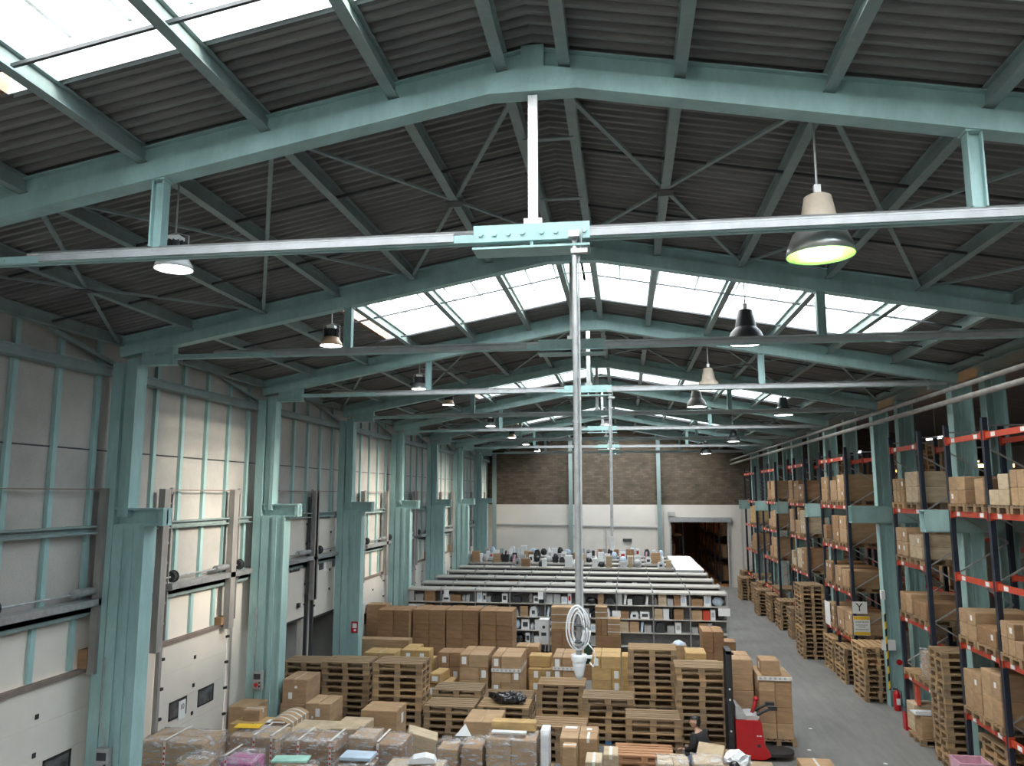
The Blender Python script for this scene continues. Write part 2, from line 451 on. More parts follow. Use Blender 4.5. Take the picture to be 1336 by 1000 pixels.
# rear wall behind the viewer and far right side
prop(tag(MB().box(XW, 23, YA-0.3, YA, 0, 11).build('wall_rear', 'whitewall'), 'white wall at the near end of the hall', 'wall'), 0)
prop(tag(MB().box(22, 22.2, YA, YB, 0, 11).build('wall_right', 'wallgrey'), 'grey wall at the far side of the second nave', 'wall'), 0)

# ------------------------------------------------------------------ roof: corrugated sheets with skylight openings
def corrug(mb, x0, x1, y0, y1):
    """trapezoid corrugation running up the slope"""
    P = 0.15; n = max(1, round((y1-y0)/P)); p = (y1-y0)/n; ys = []
    for k in range(n):
        b = y0+k*p; ys += [(b, 0), (b+0.32*p, 0), (b+0.44*p, 0.05), (b+0.88*p, 0.05)]
    ys.append((y1, 0)); vs = []
    for yy, h in ys: vs += [(x0, yy, zroof(x0)+h), (x1, yy, zroof(x1)+h)]
    fs = [(2*k, 2*k+1, 2*k+3, 2*k+2) for k in range(len(ys)-1)]
    mb.add(vs, fs)
SIDE = {-1: 'left', 1: 'right'}
for sd in (-1, 1):
    mb = MB(); xe = XC + sd*XE; se = SKX[0] if sd < 0 else SKX[1]
    for i in range(I0, I1):
        if i % 2 == 0:
            a, b = sky_y(i)
            corrug(mb, xe, XC, FY(i), a); corrug(mb, xe, XC, b, FY(i+1)); corrug(mb, xe, se, a, b)
        else: corrug(mb, xe, XC, FY(i), FY(i+1))
    o = mb.build('ceiling', 'roof')
    prop(tag(o, f'dark grey corrugated roof sheets of the {SIDE[sd]} slope', 'roof'), 0)
# second nave on the right: its roof rises from the valley
mb = MB()
for i in range(I0, I1): 
    vs = [(7.35, FY(i), 8.42), (14.5, FY(i), 9.7), (14.5, FY(i+1), 9.7), (7.35, FY(i+1), 8.42), (22, FY(i), 8.4), (22, FY(i+1), 8.4)]
    mb.add(vs, [(0, 1, 2, 3), (1, 4, 5, 2)])
prop(tag(mb.build('ceiling', 'roof'), 'dark roof over the second nave behind the racks', 'roof'), 0)

# skylights: one glazed panel per slope in every second bay
wn = 0
for i in range(I0, I1):
    if i % 2: continue
    a, b = sky_y(i)
    for sd in (-1, 1):
        wn += 1
        x0 = SKX[0] if sd < 0 else SKX[1]; x1 = XC
        w_ = tag(empty(f'window_{wn}', ((x0+x1)/2, (a+b)/2, zroof((x0+x1)/2))), f'white glazed roof skylight on the {SIDE[sd]} slope, {nth((i-I0)//2+1)} bay from the near end', 'skylight', 'roof skylights', 'structure')
        w0 = Vector(w_.location)
        def at(x, yy, h): return Vector((x, yy, zroof(x)+h)) - w0
        H = 0.42
        mb = MB()
        for yy in (a, b):
            mb.add([at(x0, yy, -0.03), at(x1, yy, -0.03), at(x1, yy, H), at(x0, yy, H)], [(0, 1, 2, 3)])
            y2 = yy + (-0.06 if yy == a else 0.06)
            mb.add([at(x0, y2, -0.03), at(x1, y2, -0.03), at(x1, y2, H), at(x0, y2, H)], [(3, 2, 1, 0)])
        mb.build('curb', 'curb', w_)
        ex = x0 + (-0.06 if sd < 0 else 0.06)
        MB().add([at(x0, a, -0.03), at(x0, b, -0.03), at(x0, b, H), at(x0, a, H)], [(0, 1, 2, 3)]).add([at(ex, a, -0.03), at(ex, b, -0.03), at(ex, b, H), at(ex, a, H)], [(3, 2, 1, 0)]).build('end_curb', 'rustcurb' if sd < 0 else 'curb', w_)
        MB().add([at(x0, a, H), at(x1, a, H), at(x1, b, H), at(x0, b, H)], [(0, 1, 2, 3)]).build('pane', 'pane', w_)
        mb = MB(); n = 8
        for k in range(n+1):
            x = x0 + (x1-x0)*k/n
            mb.bar(at(x, a, H-0.04), at(x, b, H-0.04), 0.045, 0.06)
        mb.bar(at(x0, (a+b)/2, H-0.03), at(x1, (a+b)/2, H-0.04), 0.045, 0.04)
        mb.build('glazing_bar', 'galv', w_)

# ------------------------------------------------------------------ steel frames
def halfbeam(sd, i):
    """built-up rafter: recessed web above, deeper box below"""
    xe = XC + sd*7.98
    y = FY(i); a = (xe, y, zroof(xe)-0.03); b = (XC, y, ZR-0.03)
    m = MB()
    m.prism([(-0.09, 0), (0.09, 0), (0.09, -0.015), (0.03, -0.015), (0.03, -0.17), (0.10, -0.185), (0.10, -0.375), (-0.10, -0.375), (-0.10, -0.185), (-0.03, -0.17), (-0.03, -0.015), (-0.09, -0.015)], a, b)
    return m
PUR = [0.3, 1.37, 2.68, 3.99, 5.31, 6.65, 7.95]
HNG = (-4.60, 3.06)
for i in range(-2, I1+1):
    k = i + 3
    if i == I1: continue
    f = tag(empty('roof_rafter', (0, 0, 0)), f'teal steel roof rafter of the {nth(k)} frame counted from the near end', 'rafter', 'teal roof frames', 'structure')
    for sd in (-1, 1): halfbeam(sd, i).build('rafter_half', 'teal', f)
    y = FY(i)
    MB().prism([(-0.62, -0.12), (0.62, -0.12), (0.05, -0.02), (-0.05, -0.02)], (XC, y-0.098, 9.58), (XC, y+0.098, 9.58)).build('apex_haunch', 'teal', f)
    MB().box(XC-0.11, XC+0.11, y-0.103, y+0.103, 9.54, 9.925).build('apex_plate', 'teal', f)
    t = tag(empty('tie_beam', (0, 0, 0)), f'horizontal steel tie across the {nth(k)} frame counted from the near end', 'tie beam', 'horizontal roof ties', 'structure')
    m = MB().box(-8.1, 7.0, y-0.06, y-0.015, 8.01, 8.085).box(-8.1, 7.0, y+0.015, y+0.06, 8.01, 8.085)
    for q in range(14): m.cyl((-7.3+q*1.05, y-0.075, 8.05), (-7.3+q*1.05, y+0.075, 8.05), 0.016, 6)
    m.build('tie_angle', 'teal', t)
    m = MB()
    for q, (zz, r) in enumerate(((8.105, 0.016), (8.135, 0.012))):
        m.tube([(-6.0 if i < 0 else -7.0, y-0.045+0.05*q, zz), (7.0, y-0.045+0.05*q, zz)], r, 6)
    m.build('cable_conduit', 'alu', t)
    for xa, xb_ in ((-5.85, -1.55), (-0.30, 6.9)):
        MB().box(xa, xb_, y-0.082, y-0.062, 8.02, 8.08).box(xa, xb_, y-0.075, y-0.061, 8.085, 8.10).build('cable_trunking', 'trunk', t)
    m = MB().box(-1.36, -0.28, y-0.085, y-0.065, 8.00, 8.16).box(-1.36, -0.28, y-0.14, y+0.14, 7.915, 7.935).box(-0.83, -0.80, y-0.065, y+0.065, 7.93, 8.0)
    for q in range(8): m.cyl((-1.29+q*0.13+(0.05 if q > 3 else 0), y-0.105, 8.07), (-1.29+q*0.13+(0.05 if q > 3 else 0), y-0.08, 8.07), 0.022, 8)
    m.build('splice_plate', 'teal', t)
    for hx in HNG:
        zt = zroof(hx) - 0.42
        m = MB().box(hx-0.065, hx-0.05, y-0.06, y+0.06, 8.13, zt).box(hx+0.05, hx+0.065, y-0.06, y+0.06, 8.13, zt).box(hx-0.05, hx+0.05, y-0.008, y+0.008, 8.13, zt).box(hx-0.08, hx+0.08, y-0.08, y+0.08, zt, zt+0.02)
        m.cyl((hx, y-0.03, zt+0.05), (hx, y+0.03, zt+0.05), 0.04, 8)
        m.build('hanger', 'teal', t)
    m = MB().box(-0.85, -0.76, y-0.04, y+0.04, 8.18, 9.45).box(-0.89, -0.72, y-0.06, y+0.06, 8.12, 8.22)
    m.build('centre_hanger', 'alu', t)
    m = MB().box(-8.32, -7.74, y-0.08, y+0.08, 7.93, 8.22).box(-8.32, -7.72, y-0.10, y+0.10, 7.91, 7.935)
    for q in range(4): m.cyl((-8.15+q*0.09, y-0.10, 8.09), (-8.15+q*0.09, y-0.08, 8.09), 0.02, 6)
    m.build('gusset', 'teal', t)
    MB().box(6.55, 7.1, y-0.08, y+0.08, 7.93, 8.22).build('gusset', 'teal2', t)
    # left column with crane post and corbel
    c = tag(empty('steel_column', (-8.6, y, 0)), f'teal steel column on the left wall, {nth(k)} from the near end', 'column', 'teal columns along the left wall', 'structure')
    MB().box(-0.20, 0.0, -0.15, -0.13, 0, 7.95).box(-0.20, -0.185, -0.13, 0.13, 0, 7.95).box(-0.015, 0, -0.13, 0.13, 0, 7.95).box(-0.185, -0.015, -0.012, 0.012, 0, 7.95).build('rear_shaft', 'teal', c)
    MB().box(0.025, 0.17, -0.10, 0.10, 5.3, 8.02).box(0.17, 0.26, -0.15, 0.15, 5.3, 8.02).build('upper_shaft', 'teal', c)
    m = MB().box(0.02, 0.20, -0.16, 0.16, 0, 5.15).box(0.20, 0.30, -0.12, 0.12, 0, 5.15).box(0.30, 0.40, -0.17, 0.17, 0, 5.15).box(0.40, 0.56, -0.14, 0.14, 0, 5.15).box(0.56, 0.60, -0.17, 0.17, 0, 5.15)
    m.build('crane_post', 'teal', c)
    m = MB().box(0.02, 0.90, -0.14, 0.14, 5.42, 5.45).box(0.02, 0.90, -0.14, 0.14, 5.15, 5.18).box(0.02, 0.90, -0.02, 0.02, 5.18, 5.42).box(0.82, 0.90, -0.13, 0.13, 5.18, 5.42).box(0.18, 0.58, -0.15, 0.15, 5.10, 5.15)
    m.build('corbel', 'teal', c)
    # right columns: a pair of shafts, with a double corbel
    c = tag(empty('steel_column', (7.16, y, 0)), f'teal steel column between the racks, {nth(k)} from the near end', 'column', 'teal columns between the racks', 'structure')
    for q, (dx, zt) in enumerate(((0, 8.0), (0.68, 8.3))):
        MB().box(dx-0.21, dx-0.185, -0.15, 0.15, 0, zt).box(dx+0.185, dx+0.21, -0.15, 0.15, 0, zt).box(dx-0.185, dx+0.185, -0.012, 0.012, 0, zt).box(dx-0.03, dx+0.02, -0.06, -0.012, 0, zt).build('shaft', 'teal', c)
    m = MB().box(-0.93, 1.70, -0.15, 0.15, 5.32, 5.35).box(-0.93, 1.70, -0.15, 0.15, 4.88, 4.91).box(-0.93, 1.70, 0.13, 0.15, 4.91, 5.32).box(-0.93, 1.70, -0.17, -0.152, 4.91, 5.32)
    m.build('corbel', 'teal', c)

# purlins, frame to frame
for i in range(-2, I1):
    for sd in (-1, 1):
        for q, off in enumerate(PUR):
            x = XC + sd*off; z = zroof(x) - 0.01; a = FY(i)+0.035; b = FY(i+1)-0.035
            if i == I1-1: b = YB-0.01
            m = MB().prism([(-0.055, 0), (0.055, 0), (0.055, -0.014), (0.012, -0.014), (0.012, -0.165), (0.055, -0.165), (0.055, -0.18), (-0.055, -0.18), (-0.055, -0.165), (-0.012, -0.165), (-0.012, -0.014), (-0.055, -0.014)], (x, a, z), (x, b, z))
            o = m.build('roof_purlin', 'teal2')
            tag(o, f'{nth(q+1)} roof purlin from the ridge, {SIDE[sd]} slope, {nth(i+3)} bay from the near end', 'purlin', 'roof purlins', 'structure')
# sag rods and diagonal bracing under the sheets
for i in range(-2, I1):
    for sd in (-1, 1):
        b = tag(empty('roof_bracing', (0, 0, 0)), f'thin roof bracing rods, {SIDE[sd]} slope, {nth(i+3)} bay from the near end', 'bracing', 'thin roof bracing', 'structure')
        for yy in (FY(i)+1.85, FY(i)+3.7):
            m = MB().bar((XC+sd*0.3, yy, zroof(XC+0.3)-0.14), (XC+sd*7.9, yy, zroof(XC+7.9)-0.14), 0.03)
            m.build('sag_rod', 'darksteel', b)
            if sd > 0: MB().box(XC-0.29, XC+0.29, yy-0.45, yy-0.38, zroof(XC+0.3)-0.21, zroof(XC+0.3)-0.195).build('ridge_batten', 'teal2', b)
        if i % 2:
            ym = FY(i) + 2.75
            for off in (1.37, 3.99, 6.65):
                for d in (-1.31, 1.31):
                    if off + d > 8: continue
                    for ye in (FY(i)+0.1, FY(i+1)-0.1):
                        x0 = XC+sd*off; x1 = XC+sd*(off+d)
                        MB().bar((x0, ym, zroof(x0)-0.15), (x1, ye, zroof(x1)-0.15), 0.05, 0.03).build('diagonal', 'teal2', b)
                x0 = XC+sd*off
                MB().box(x0-0.10, x0+0.10, ym-0.10, ym+0.10, zroof(x0)-0.20, zroof(x0)-0.19).build('gusset', 'darksteel', b)
# long pipes and gutter along the valley above the racks
for z, x, r, lab in ((7.77, 6.5, 0.045, 'grey upper pipe running the length of the hall above the racks'), (7.53, 6.5, 0.055, 'grey lower pipe running the length of the hall above the racks')):
    tag(MB().tube([(x, YA+0.2, z), (x, YB-0.1, z)], r, 10).build('overhead_pipe', 'post', smooth=True), lab, 'pipe', 'long overhead pipes')
prop(tag(MB().box(6.95, 7.9, YA+0.1, YB-0.1, 8.32, 8.42).build('valley_gutter', 'teal2'), 'teal valley gutter between the two naves', 'gutter'), 0)
def text(body, size, mat, loc, rot, parent=None, name='lettering', extr=0.002, align='CENTER'):
    cu = bpy.data.curves.new(name, 'FONT'); cu.body = body; cu.size = size; cu.extrude = extr; cu.align_x = align; cu.align_y = 'CENTER'
    tmp = bpy.data.objects.new(name, cu); COL.objects.link(tmp)
    me = bpy.data.meshes.new_from_object(tmp.evaluated_get(bpy.context.evaluated_depsgraph_get()))
    bpy.data.objects.remove(tmp); me.materials.clear(); me.materials.append(M[mat])
    o = link(name, me, parent); o.location = loc; o.rotation_euler = rot
    return o
# ------------------------------------------------------------------ dock doors on the left wall
def dock_door(n, a, b, r):
    W = b-a
    where = f'{nth(n-1)} from the near end' if n > 1 else 'nearest the viewer'
    st = 'raised open' if r else 'closed'
    d = tag(empty(f'door_{n}', (XW, a, 0)), f'{st} white sectional dock door on the left wall, {where}', 'dock door', 'sectional dock doors', 'structure')
    p = MB(); H = 2.76
    for k in range(5):
        z0 = r + k*H/5; z1 = r + (k+1)*H/5 - 0.006
        p.box(0.03, 0.075, 0, W, z0, z1)
    p.box(0.035, 0.07, 0, W, r, r+H)
    p.build('door_panel', 'white', d)
    for y0 in (0.38, 1.44):
        wn_ = MB()
        y1 = y0+0.62; z0 = r+1.28; z1 = r+1.63
        wn_.box(0.07, 0.09, y0, y1, z1-0.035, z1).box(0.07, 0.09, y0, y1, z0, z0+0.035).box(0.07, 0.09, y0, y0+0.035, z0, z1).box(0.07, 0.09, y1-0.035, y1, z0, z1)
        wo_ = wn_.build('window_frame', 'black', d)
        MB().box(0.072, 0.080, y0+0.03, y1-0.03, z0+0.03, z1-0.03).build('pane', 'glassdark', wo_)
    pl = MB().box(0.092, 0.096, 0.70, 0.95, r+1.22, r+1.58).build('number_plate', 'paper', d)
    if n == 3: text('10', 0.15, 'black', (0.0975, 0.825, r+1.45), (PI/2, 0, PI/2), pl, 'number')
    hg = MB()
    for z in (0.62, 1.19, 1.74, 2.30): hg.box(0.07, 0.095, 1.2, 1.26, r+z, r+z+0.07)
    hg.build('hinge', 'black', d)
    hb = MB()
    for z in (0.3, 0.85, 1.4, 1.95, 2.5):
        hb.box(0.07, 0.13, -0.02, 0.06, r+z, r+z+0.05); hb.box(0.07, 0.13, W-0.06, W+0.02, r+z, r+z+0.05)
    hb.build('roller_bracket', 'black', d)
    # vertical guides and the tall posts they are hung from
    for y0, w_ in ((-0.55, 0.20), (W-0.38, 0.22)):
        if r and y0 > 0: y0 = W+0.12
        MB().box(0.17, 0.30, y0, y0+w_, 2.75, 5.78).build('tall_post', 'post', d)
    for y0 in (-0.14, W+0.05):
        m = MB().box(0.05, 0.13, y0, y0+0.09, 0, 2.9).box(0.13, 0.20, y0+0.02, y0+0.05, 2.9, 5.72)
        m.box(0.13, 0.20, y0-0.14, y0-0.11, 2.9, 5.6)
        for k in range(7): m.box(0.15, 0.18, y0-0.13, y0+0.04, 3.2+k*0.38, 3.24+k*0.38)
        m.build('door_guide', 'post' if r == 0 else 'darksteel', d)
        MB().cyl((0.14, y0+0.03, 5.74), (0.20, y0+0.03, 5.74), 0.07, 12).build('pulley', 'post', d)
    MB().bar((0.17, -0.1, 5.76), (0.17, W+0.1, 5.76), 0.022).build('cross_wire', 'brown', d)
    # shelf, spring shaft, coil and drums
    ya, yb = -0.12, W+0.66
    if n in (4,): yb = W+0.5
    MB().box(0.08, 0.30, ya, yb, 3.93, 3.96).box(0.28, 0.30, ya, yb, 3.85, 3.93).box(0.20, 0.28, ya, ya+0.02, 3.83, 3.93).build('shaft_shelf', 'galv', d)
    MB().prism([(0, 0), (0.28, 0), (0.02, -0.25), (0, -0.25)], (0.04, W+0.22, 3.93), (0.04, W+0.25, 3.93)).build('shelf_bracket', 'post', d)
    MB().cyl((0.20, -0.25, 4.08), (0.20, W+0.3, 4.08), 0.018, 8).build('spring_shaft', 'galv', d)
    co = MB(); N = 26
    for k in range(N):
        y0 = 1.65 + k*(W-1.72)/N*1.0
        co.cyl((0.20, y0, 4.09), (0.20, y0+(W-1.72)/N*0.8, 4.09), 0.065, 10); co.cyl((0.20, y0, 4.09), (0.20, y0+(W-1.72)/N, 4.09), 0.058, 8, caps=False)
    co.build('spring_coil', 'galv', d)
    for y0 in (0.0, W+0.12):
        MB().cyl((0.20, y0-0.05, 4.09), (0.20, y0+0.05, 4.09), 0.10, 14).cyl((0.20, y0+0.05, 4.09), (0.20, y0+0.07, 4.09), 0.12, 14).build('cable_drum', 'darksteel', d)
    MB().box(0.02, 0.14, -0.95, W+0.75, 3.74, 3.82).box(0.12, 0.14, -0.95, W+0.75, 3.68, 3.82).build('upper_rail', 'teal2', d)
    if r == 0:
        m = MB().box(0.02, 0.13, -0.05, W+0.05, 2.77, 2.84)
        m.build('lintel', 'brown', d)
        for y0 in (0.18, 1.06, 1.95):
            MB().box(-0.005, 0.05, y0-0.05, y0+0.05, 2.85, 3.68).build('short_rib', 'teal', d)
    else:
        MB().box(0.02, 0.085, 0, W, r-0.05, r-0.002).build('bottom_seal', 'black', d)
        MB().box(0.08, 0.15, W-0.55, W-0.42, r+0.30, r+0.42).build('lock_handle', 'black', d)
        prop(tag(MB().box(XW-2.4, XW-2.3, a-0.3, b+0.3, -0.1, 2.9).box(XW-2.3, XW-0.13, a-0.3, a-0.02, 0, 2.9).box(XW-2.3, XW-0.13, b+0.02, b+0.3, 0, 2.9).box(XW-2.4, XW-0.13, a-0.3, b+0.3, 2.82, 2.9).build('wall_recess', 'wallgrey'), f'grey walls of the loading recess behind the {nth(n-1)} dock door', 'wall'), 0)
        m = MB()
        for k in range(9): m.box(XW-2.3, XW-2.27, a+0.1+k*0.27, a+0.2+k*0.27, 0, 2.8)
        m.box(XW-2.26, XW-2.2, a, b, 0.9, 0.98)
        prop(tag(m.build('trim_20', 'greyplastic'), f'upright slats at the back of the loading recess behind the {nth(n-1)} dock door', 'wall slats'), 0)
for n, (a, b, r) in enumerate(DOORS): dock_door(n+1, a, b, r)
# small cartons left on the door lintels
def ledge_box(y, w_, h_, lab):
    tag(MB().box(-0.08, 0.08, -w_/2, w_/2, 0, h_).build('ledge_board', 'kraftdark', None, (XW+0.10, y, 2.84)), lab, 'board', 'brown boards on the door lintels')
for y, n in ((12.38, 2), (16.75, 3), (35.0, 8), (39.5, 9), (44.4, 10)):
    ledge_box(y, 0.28, 0.30 if n == 2 else 0.16 if n == 3 else 0.28, f'small brown board standing on the lintel over the {nth(n-1)} dock door')
# control boxes and the fire sign on the left columns
def control_box(x, y, z, lab, red=True):
    c = tag(empty('control_box', (x, y, z)), lab, 'control box', 'door control boxes')
    MB().box(-0.11, 0.11, -0.10, 0, -0.2, 0.2).build('housing', 'greyplastic', c)
    MB().box(-0.09, 0.07, -0.11, -0.10, 0.02, 0.14).build('display', 'darksteel', c)
    MB().cyl((-0.02, -0.10, -0.1), (-0.02, -0.14, -0.1), 0.045, 12).build('stop_button', 'red', c)
    for q in (-0.05, -0.13): MB().cyl((0.06, -0.10, q), (0.06, -0.12, q), 0.02, 8).build('push_button', 'black', c)
    MB().tube([(0.0, -0.05, 0.2), (0.0, -0.05, 0.35), (-0.12, -0.03, 0.6), (-0.14, 0.0, 1.6)], 0.012).build('cable', 'greyplastic', c)
control_box(-8.46, 17.83, 1.45, 'grey door control box with a red button on the second visible left column')
control_box(-8.42, 12.33, 1.42, 'grey door control box with a red button on the nearest left column')
s = tag(empty('fire_sign', (-8.12, 23.32, 1.74)), 'small red and white fire equipment sign on the third visible left column', 'sign')
MB().box(-0.10, 0.10, -0.012, 0, -0.16, 0.16).build('board', 'red', s)
MB().box(-0.06, 0.07, -0.016, -0.012, -0.03, 0.11).box(-0.02, 0.06, -0.016, -0.012, -0.12, -0.06).build('pictogram', 'paper', s)

# ------------------------------------------------------------------ lamps
def bell_lamp(x, y, z, r, kind, lab, tilt=0):
    t = tag(empty('pendant_lamp', (x, y, z)), lab, 'lamp', 'hall pendant lamps')
    top = zroof(x) + 0.01 - z
    mats = {'beige': 'beige', 'dark': 'darksteel', 'grey': 'post', 'green': 'beige'}
    h = r*1.9
    MB().lathe([(r*0.02, h), (r*0.30, h), (r*0.40, h-0.06*r), (r*0.56, h*0.52), (r*0.56, h*0.48)], n=24).build('ballast_housing', mats[kind], t, smooth=True)
    sm = 'alu' if kind == 'green' else mats[kind]
    MB().lathe([(r*0.56, h*0.48), (r*0.78, h*0.36), (r*0.94, h*0.16), (r, 0.0), (r*0.985, 0.0), (r*0.92, h*0.16), (r*0.76, h*0.34), (r*0.5, h*0.45)], n=28).build('shade', sm, t, smooth=True)
    if kind == 'green':
        MB().lathe([(r*0.972, 0.004), (r*0.90, h*0.16), (r*0.74, h*0.33), (r*0.45, h*0.42)], n=28).build('reflector', 'greenglass', t, smooth=True)
        MB().lathe([(0.001, 0.005), (r*0.60, 0.005), (r*0.60, 0.02), (0.001, 0.04)], n=20).build('bulb', 'bulb', t)
    else:
        MB().lathe([(0.001, 0.012), (r*0.93, 0.012), (r*0.93, 0.02), (0.001, 0.03)], n=24).build('bulb', 'bulb', t)
    m = MB().tube([(0, 0, h), (0, 0, h+0.12), (0, 0, top)], 0.012, 6)
    m.tube([(r*0.03*math.cos(q/8*PI), 0, h+0.06+0.05*math.sin(q/8*PI)) for q in range(9)], 0.01, 5)
    m.build('suspension_rod', 'galv', t)
    MB().box(-0.03, 0.03, -0.03, 0.03, h+0.02, h+0.10).build('hook_block', 'paper', t)
def highbay(x, y, z, kind, lab):
    t = tag(empty('pendant_lamp', (x, y, z)), lab, 'lamp', 'hall pendant lamps')
    top = zroof(x) + 0.01 - z
    body = {'led': 'whiteplastic', 'peach': 'peach', 'white': 'alu'}[kind]
    MB().lathe([(0.07, 0.17), (0.13, 0.15), (0.185, 0.05), (0.20, 0.0), (0.19, 0.0), (0.17, 0.05)], n=24).build('shade', body, t, smooth=True)
    MB().lathe([(0.001, 0.006), (0.185, 0.006), (0.185, 0.02), (0.001, 0.02)], n=24).build('bulb', 'bulb', t)
    m = MB().cyl((0, 0, 0.17), (0, 0, 0.30), 0.09, 16)
    for q in range(16):
        a = 2*PI*q/16; m.box(0.085, 0.125, -0.006, 0.006, 0.16, 0.30, 0, Matrix.Rotation(a, 4, 'Z'))
    m.build('heat_sink', 'black', t)
    MB().box(-0.07, 0.07, -0.06, 0.06, 0.30, 0.36).build('driver_box', 'paper', t)
    m = MB().tube([(0.15, 0, 0.10), (0.15, 0, 0.36), (0.0, 0, 0.40), (-0.15, 0, 0.36), (-0.15, 0, 0.10)], 0.008, 5)
    m.tube([(0, 0, 0.40), (0, 0, top)], 0.010, 5)
    m.build('suspension_cable', 'galv', t)
highbay(-4.66, 7.4, 8.02, 'led', 'black finned high bay lamp hanging beside the nearest left tie hanger')
bell_lamp(1.84, 7.4, 7.88, 0.31, 'green', 'large beige bell lamp with lime green reflector below the nearest right rafter')
highbay(-5.06, 12.9, 8.25, 'peach', 'small peach high bay lamp, second lamp from the near end on the left')
bell_lamp(1.98, 12.9, 8.09, 0.30, 'dark', 'large dark bell lamp against the bright right skylight')
highbay(-4.93, 18.4, 8.21, 'white', 'small silver high bay lamp, third lamp from the near end on the left')
bell_lamp(1.94, 18.4, 8.06, 0.27, 'beige', 'beige bell lamp on a long rod, third lamp on the right')
highbay(-5.46, 23.9, 8.45, 'peach', 'small peach high bay lamp, fourth lamp from the near end on the left')
bell_lamp(2.15, 23.9, 8.26, 0.30, 'grey', 'dusty grey bell lamp just beneath the beige bell lamp on the right')
bell_lamp(4.64, 23.9, 7.98, 0.28, 'dark', 'dark bell lamp hanging over the aisle near the racks')
highbay(-5.06, 29.4, 8.24, 'white', 'small silver high bay lamp, fifth lamp from the near end on the left')
bell_lamp(3.91, 29.4, 7.57, 0.24, 'dark', 'dark bell lamp far down the aisle side')
highbay(-5.03, 34.9, 8.19, 'peach', 'small peach high bay lamp, sixth lamp from the near end on the left')
highbay(-5.10, 40.4, 8.22, 'white', 'small silver high bay lamp, seventh lamp from the near end on the left')
highbay(-5.11, 45.9, 8.17, 'white', 'small silver high bay lamp, last before the end wall on the left')
bell_lamp(4.01, 40.4, 7.68, 0.30, 'dark', 'dark bell lamp last before the end wall on the right')
for k, (y, z) in enumerate(((29.5, 8.25), (34.9, 8.1), (40.4, 7.97), (45.9, 7.95))):
    highbay(-0.70, y, z, 'white', f'small silver high bay lamp under the ridge, {nth(k+1)} from the near end')
# power drops hanging from the ties
def drop(x, y, z0, r, lab, coil):
    t = tag(empty('power_drop', (x, y, z0)), lab, 'power drop', 'power drops hung from the ties')
    m = MB(); L = 8.0 - z0
    m.cyl((0, 0, 0.03), (0, 0, L), r, 12)
    for q in range(1, int(L)): m.cyl((0, 0, q), (0, 0, q+0.03), r*1.25, 12)
    m.build('conduit', 'galv', t)
    m = MB().tube([(0.07, 0, L+0.08), (0.06, 0, L-0.05), (r+0.01, 0, L-0.25), (r+0.008, 0, 0.4)], 0.009, 5)
    m.build('cable', 'greyplastic', t)
    MB().box(-0.05, 0.05, -0.09, 0.03, L-0.02, L+0.04).box(-0.03, 0.12, -0.05, 0.0, L-0.16, L-0.12).build('clamp', 'alu', t)
    if coil:
        m = MB()
        rr = random.Random(3)
        for q in range(6):
            w_ = 0.045+0.011*q; h_ = 0.22+0.02*q; cx = rr.uniform(-0.015, 0.015); cz = 0.24+rr.uniform(-0.02, 0.03); ph = rr.uniform(-0.6, 0.6)
            m.tube([(cx+w_*math.cos(a)*math.cos(ph), w_*0.7*math.cos(a)*math.sin(ph)-0.05, cz+h_*0.62*math.sin(a)*(1 if math.sin(a) > 0 else 0.85)) for a in (2*PI*k/22 for k in range(23))], 0.006, 6)
        m.tube([(0.03, -0.05, 0.10), (0.08, -0.06, 0.14), (0.13, -0.05, 0.08), (0.14, -0.04, 0.0), (0.12, -0.04, -0.05), (0.09, -0.02, -0.02)], 0.006, 6)
        m.build('coiled_hose', 'whiteplastic', t, smooth=True)
        m = MB().box(-0.03, 0.03, -0.10, 0.04, 0.15, 0.16).box(-0.035, 0.035, -0.10, 0.04, 0.28, 0.29)
        m.build('cable_tie', 'darksteel', t)
        m = MB().lathe([(0.001, 0.04), (0.066, 0.04), (0.070, 0.03), (0.066, -0.01), (0.058, -0.01), (0.056, -0.05), (0.035, -0.13), (0.012, -0.165), (0.001, -0.165)], n=18)
        m.box(0.02, 0.11, -0.03, 0.01, 0.015, 0.035)
        m.build('socket_head', 'whiteplastic', t, smooth=False)
    else:
        MB().box(-0.05, 0.05, -0.05, 0.05, 0.0, 0.3).build('socket_head', 'greyplastic', t)
drop(-0.42, 7.0-0.11, 4.30, 0.026, 'grey conduit pole with a coil of white hose hanging mid hall', True)
drop(-0.33, 18.0-0.11, 4.45, 0.026, 'thinner grey conduit pole hanging farther back beside the ridge lamps', False)
# ------------------------------------------------------------------ pallets
PL, PD, PH = 1.17, 0.80, 0.148
def pallet_parts(wood, wood2=None):
    td = MB()
    for k in range(5):
        w_ = 0.14 if k in (0, 2, 4) else 0.10
        yc = [-0.33, -0.165, 0, 0.165, 0.33][k]
        td.box(-PL/2, PL/2, yc-w_/2, yc+w_/2, 0.124, 0.146)
    for xc in (-PL/2+0.07, 0, PL/2-0.07): td.box(xc-0.07, xc+0.07, -0.398, 0.398, 0.102, 0.1235)
    bl = MB().box(-0.07, 0.07, -0.0495, 0.0495, 0.023, 0.1015)
    bb = MB().box(-PL/2, PL/2, -0.05, 0.05, 0.001, 0.0225)
    return td.mesh('top_deck', wood), bl.mesh('block', wood2 or wood), bb.mesh('bottom_board', wood)
def pallet_proto(wood, wood2=None):
    a, b, c = pallet_parts(wood, wood2)
    o = empty('pallet', (0, 0, -50))
    link('top_deck', a, o)
    for x in (-PL/2+0.07, 0, PL/2-0.07):
        for y in (-0.35, 0, 0.35): link('block', b, o, (x, y, 0))
    for y in (-0.35, 0, 0.35): link('bottom_board', c, o, (0, y, 0))
    return o
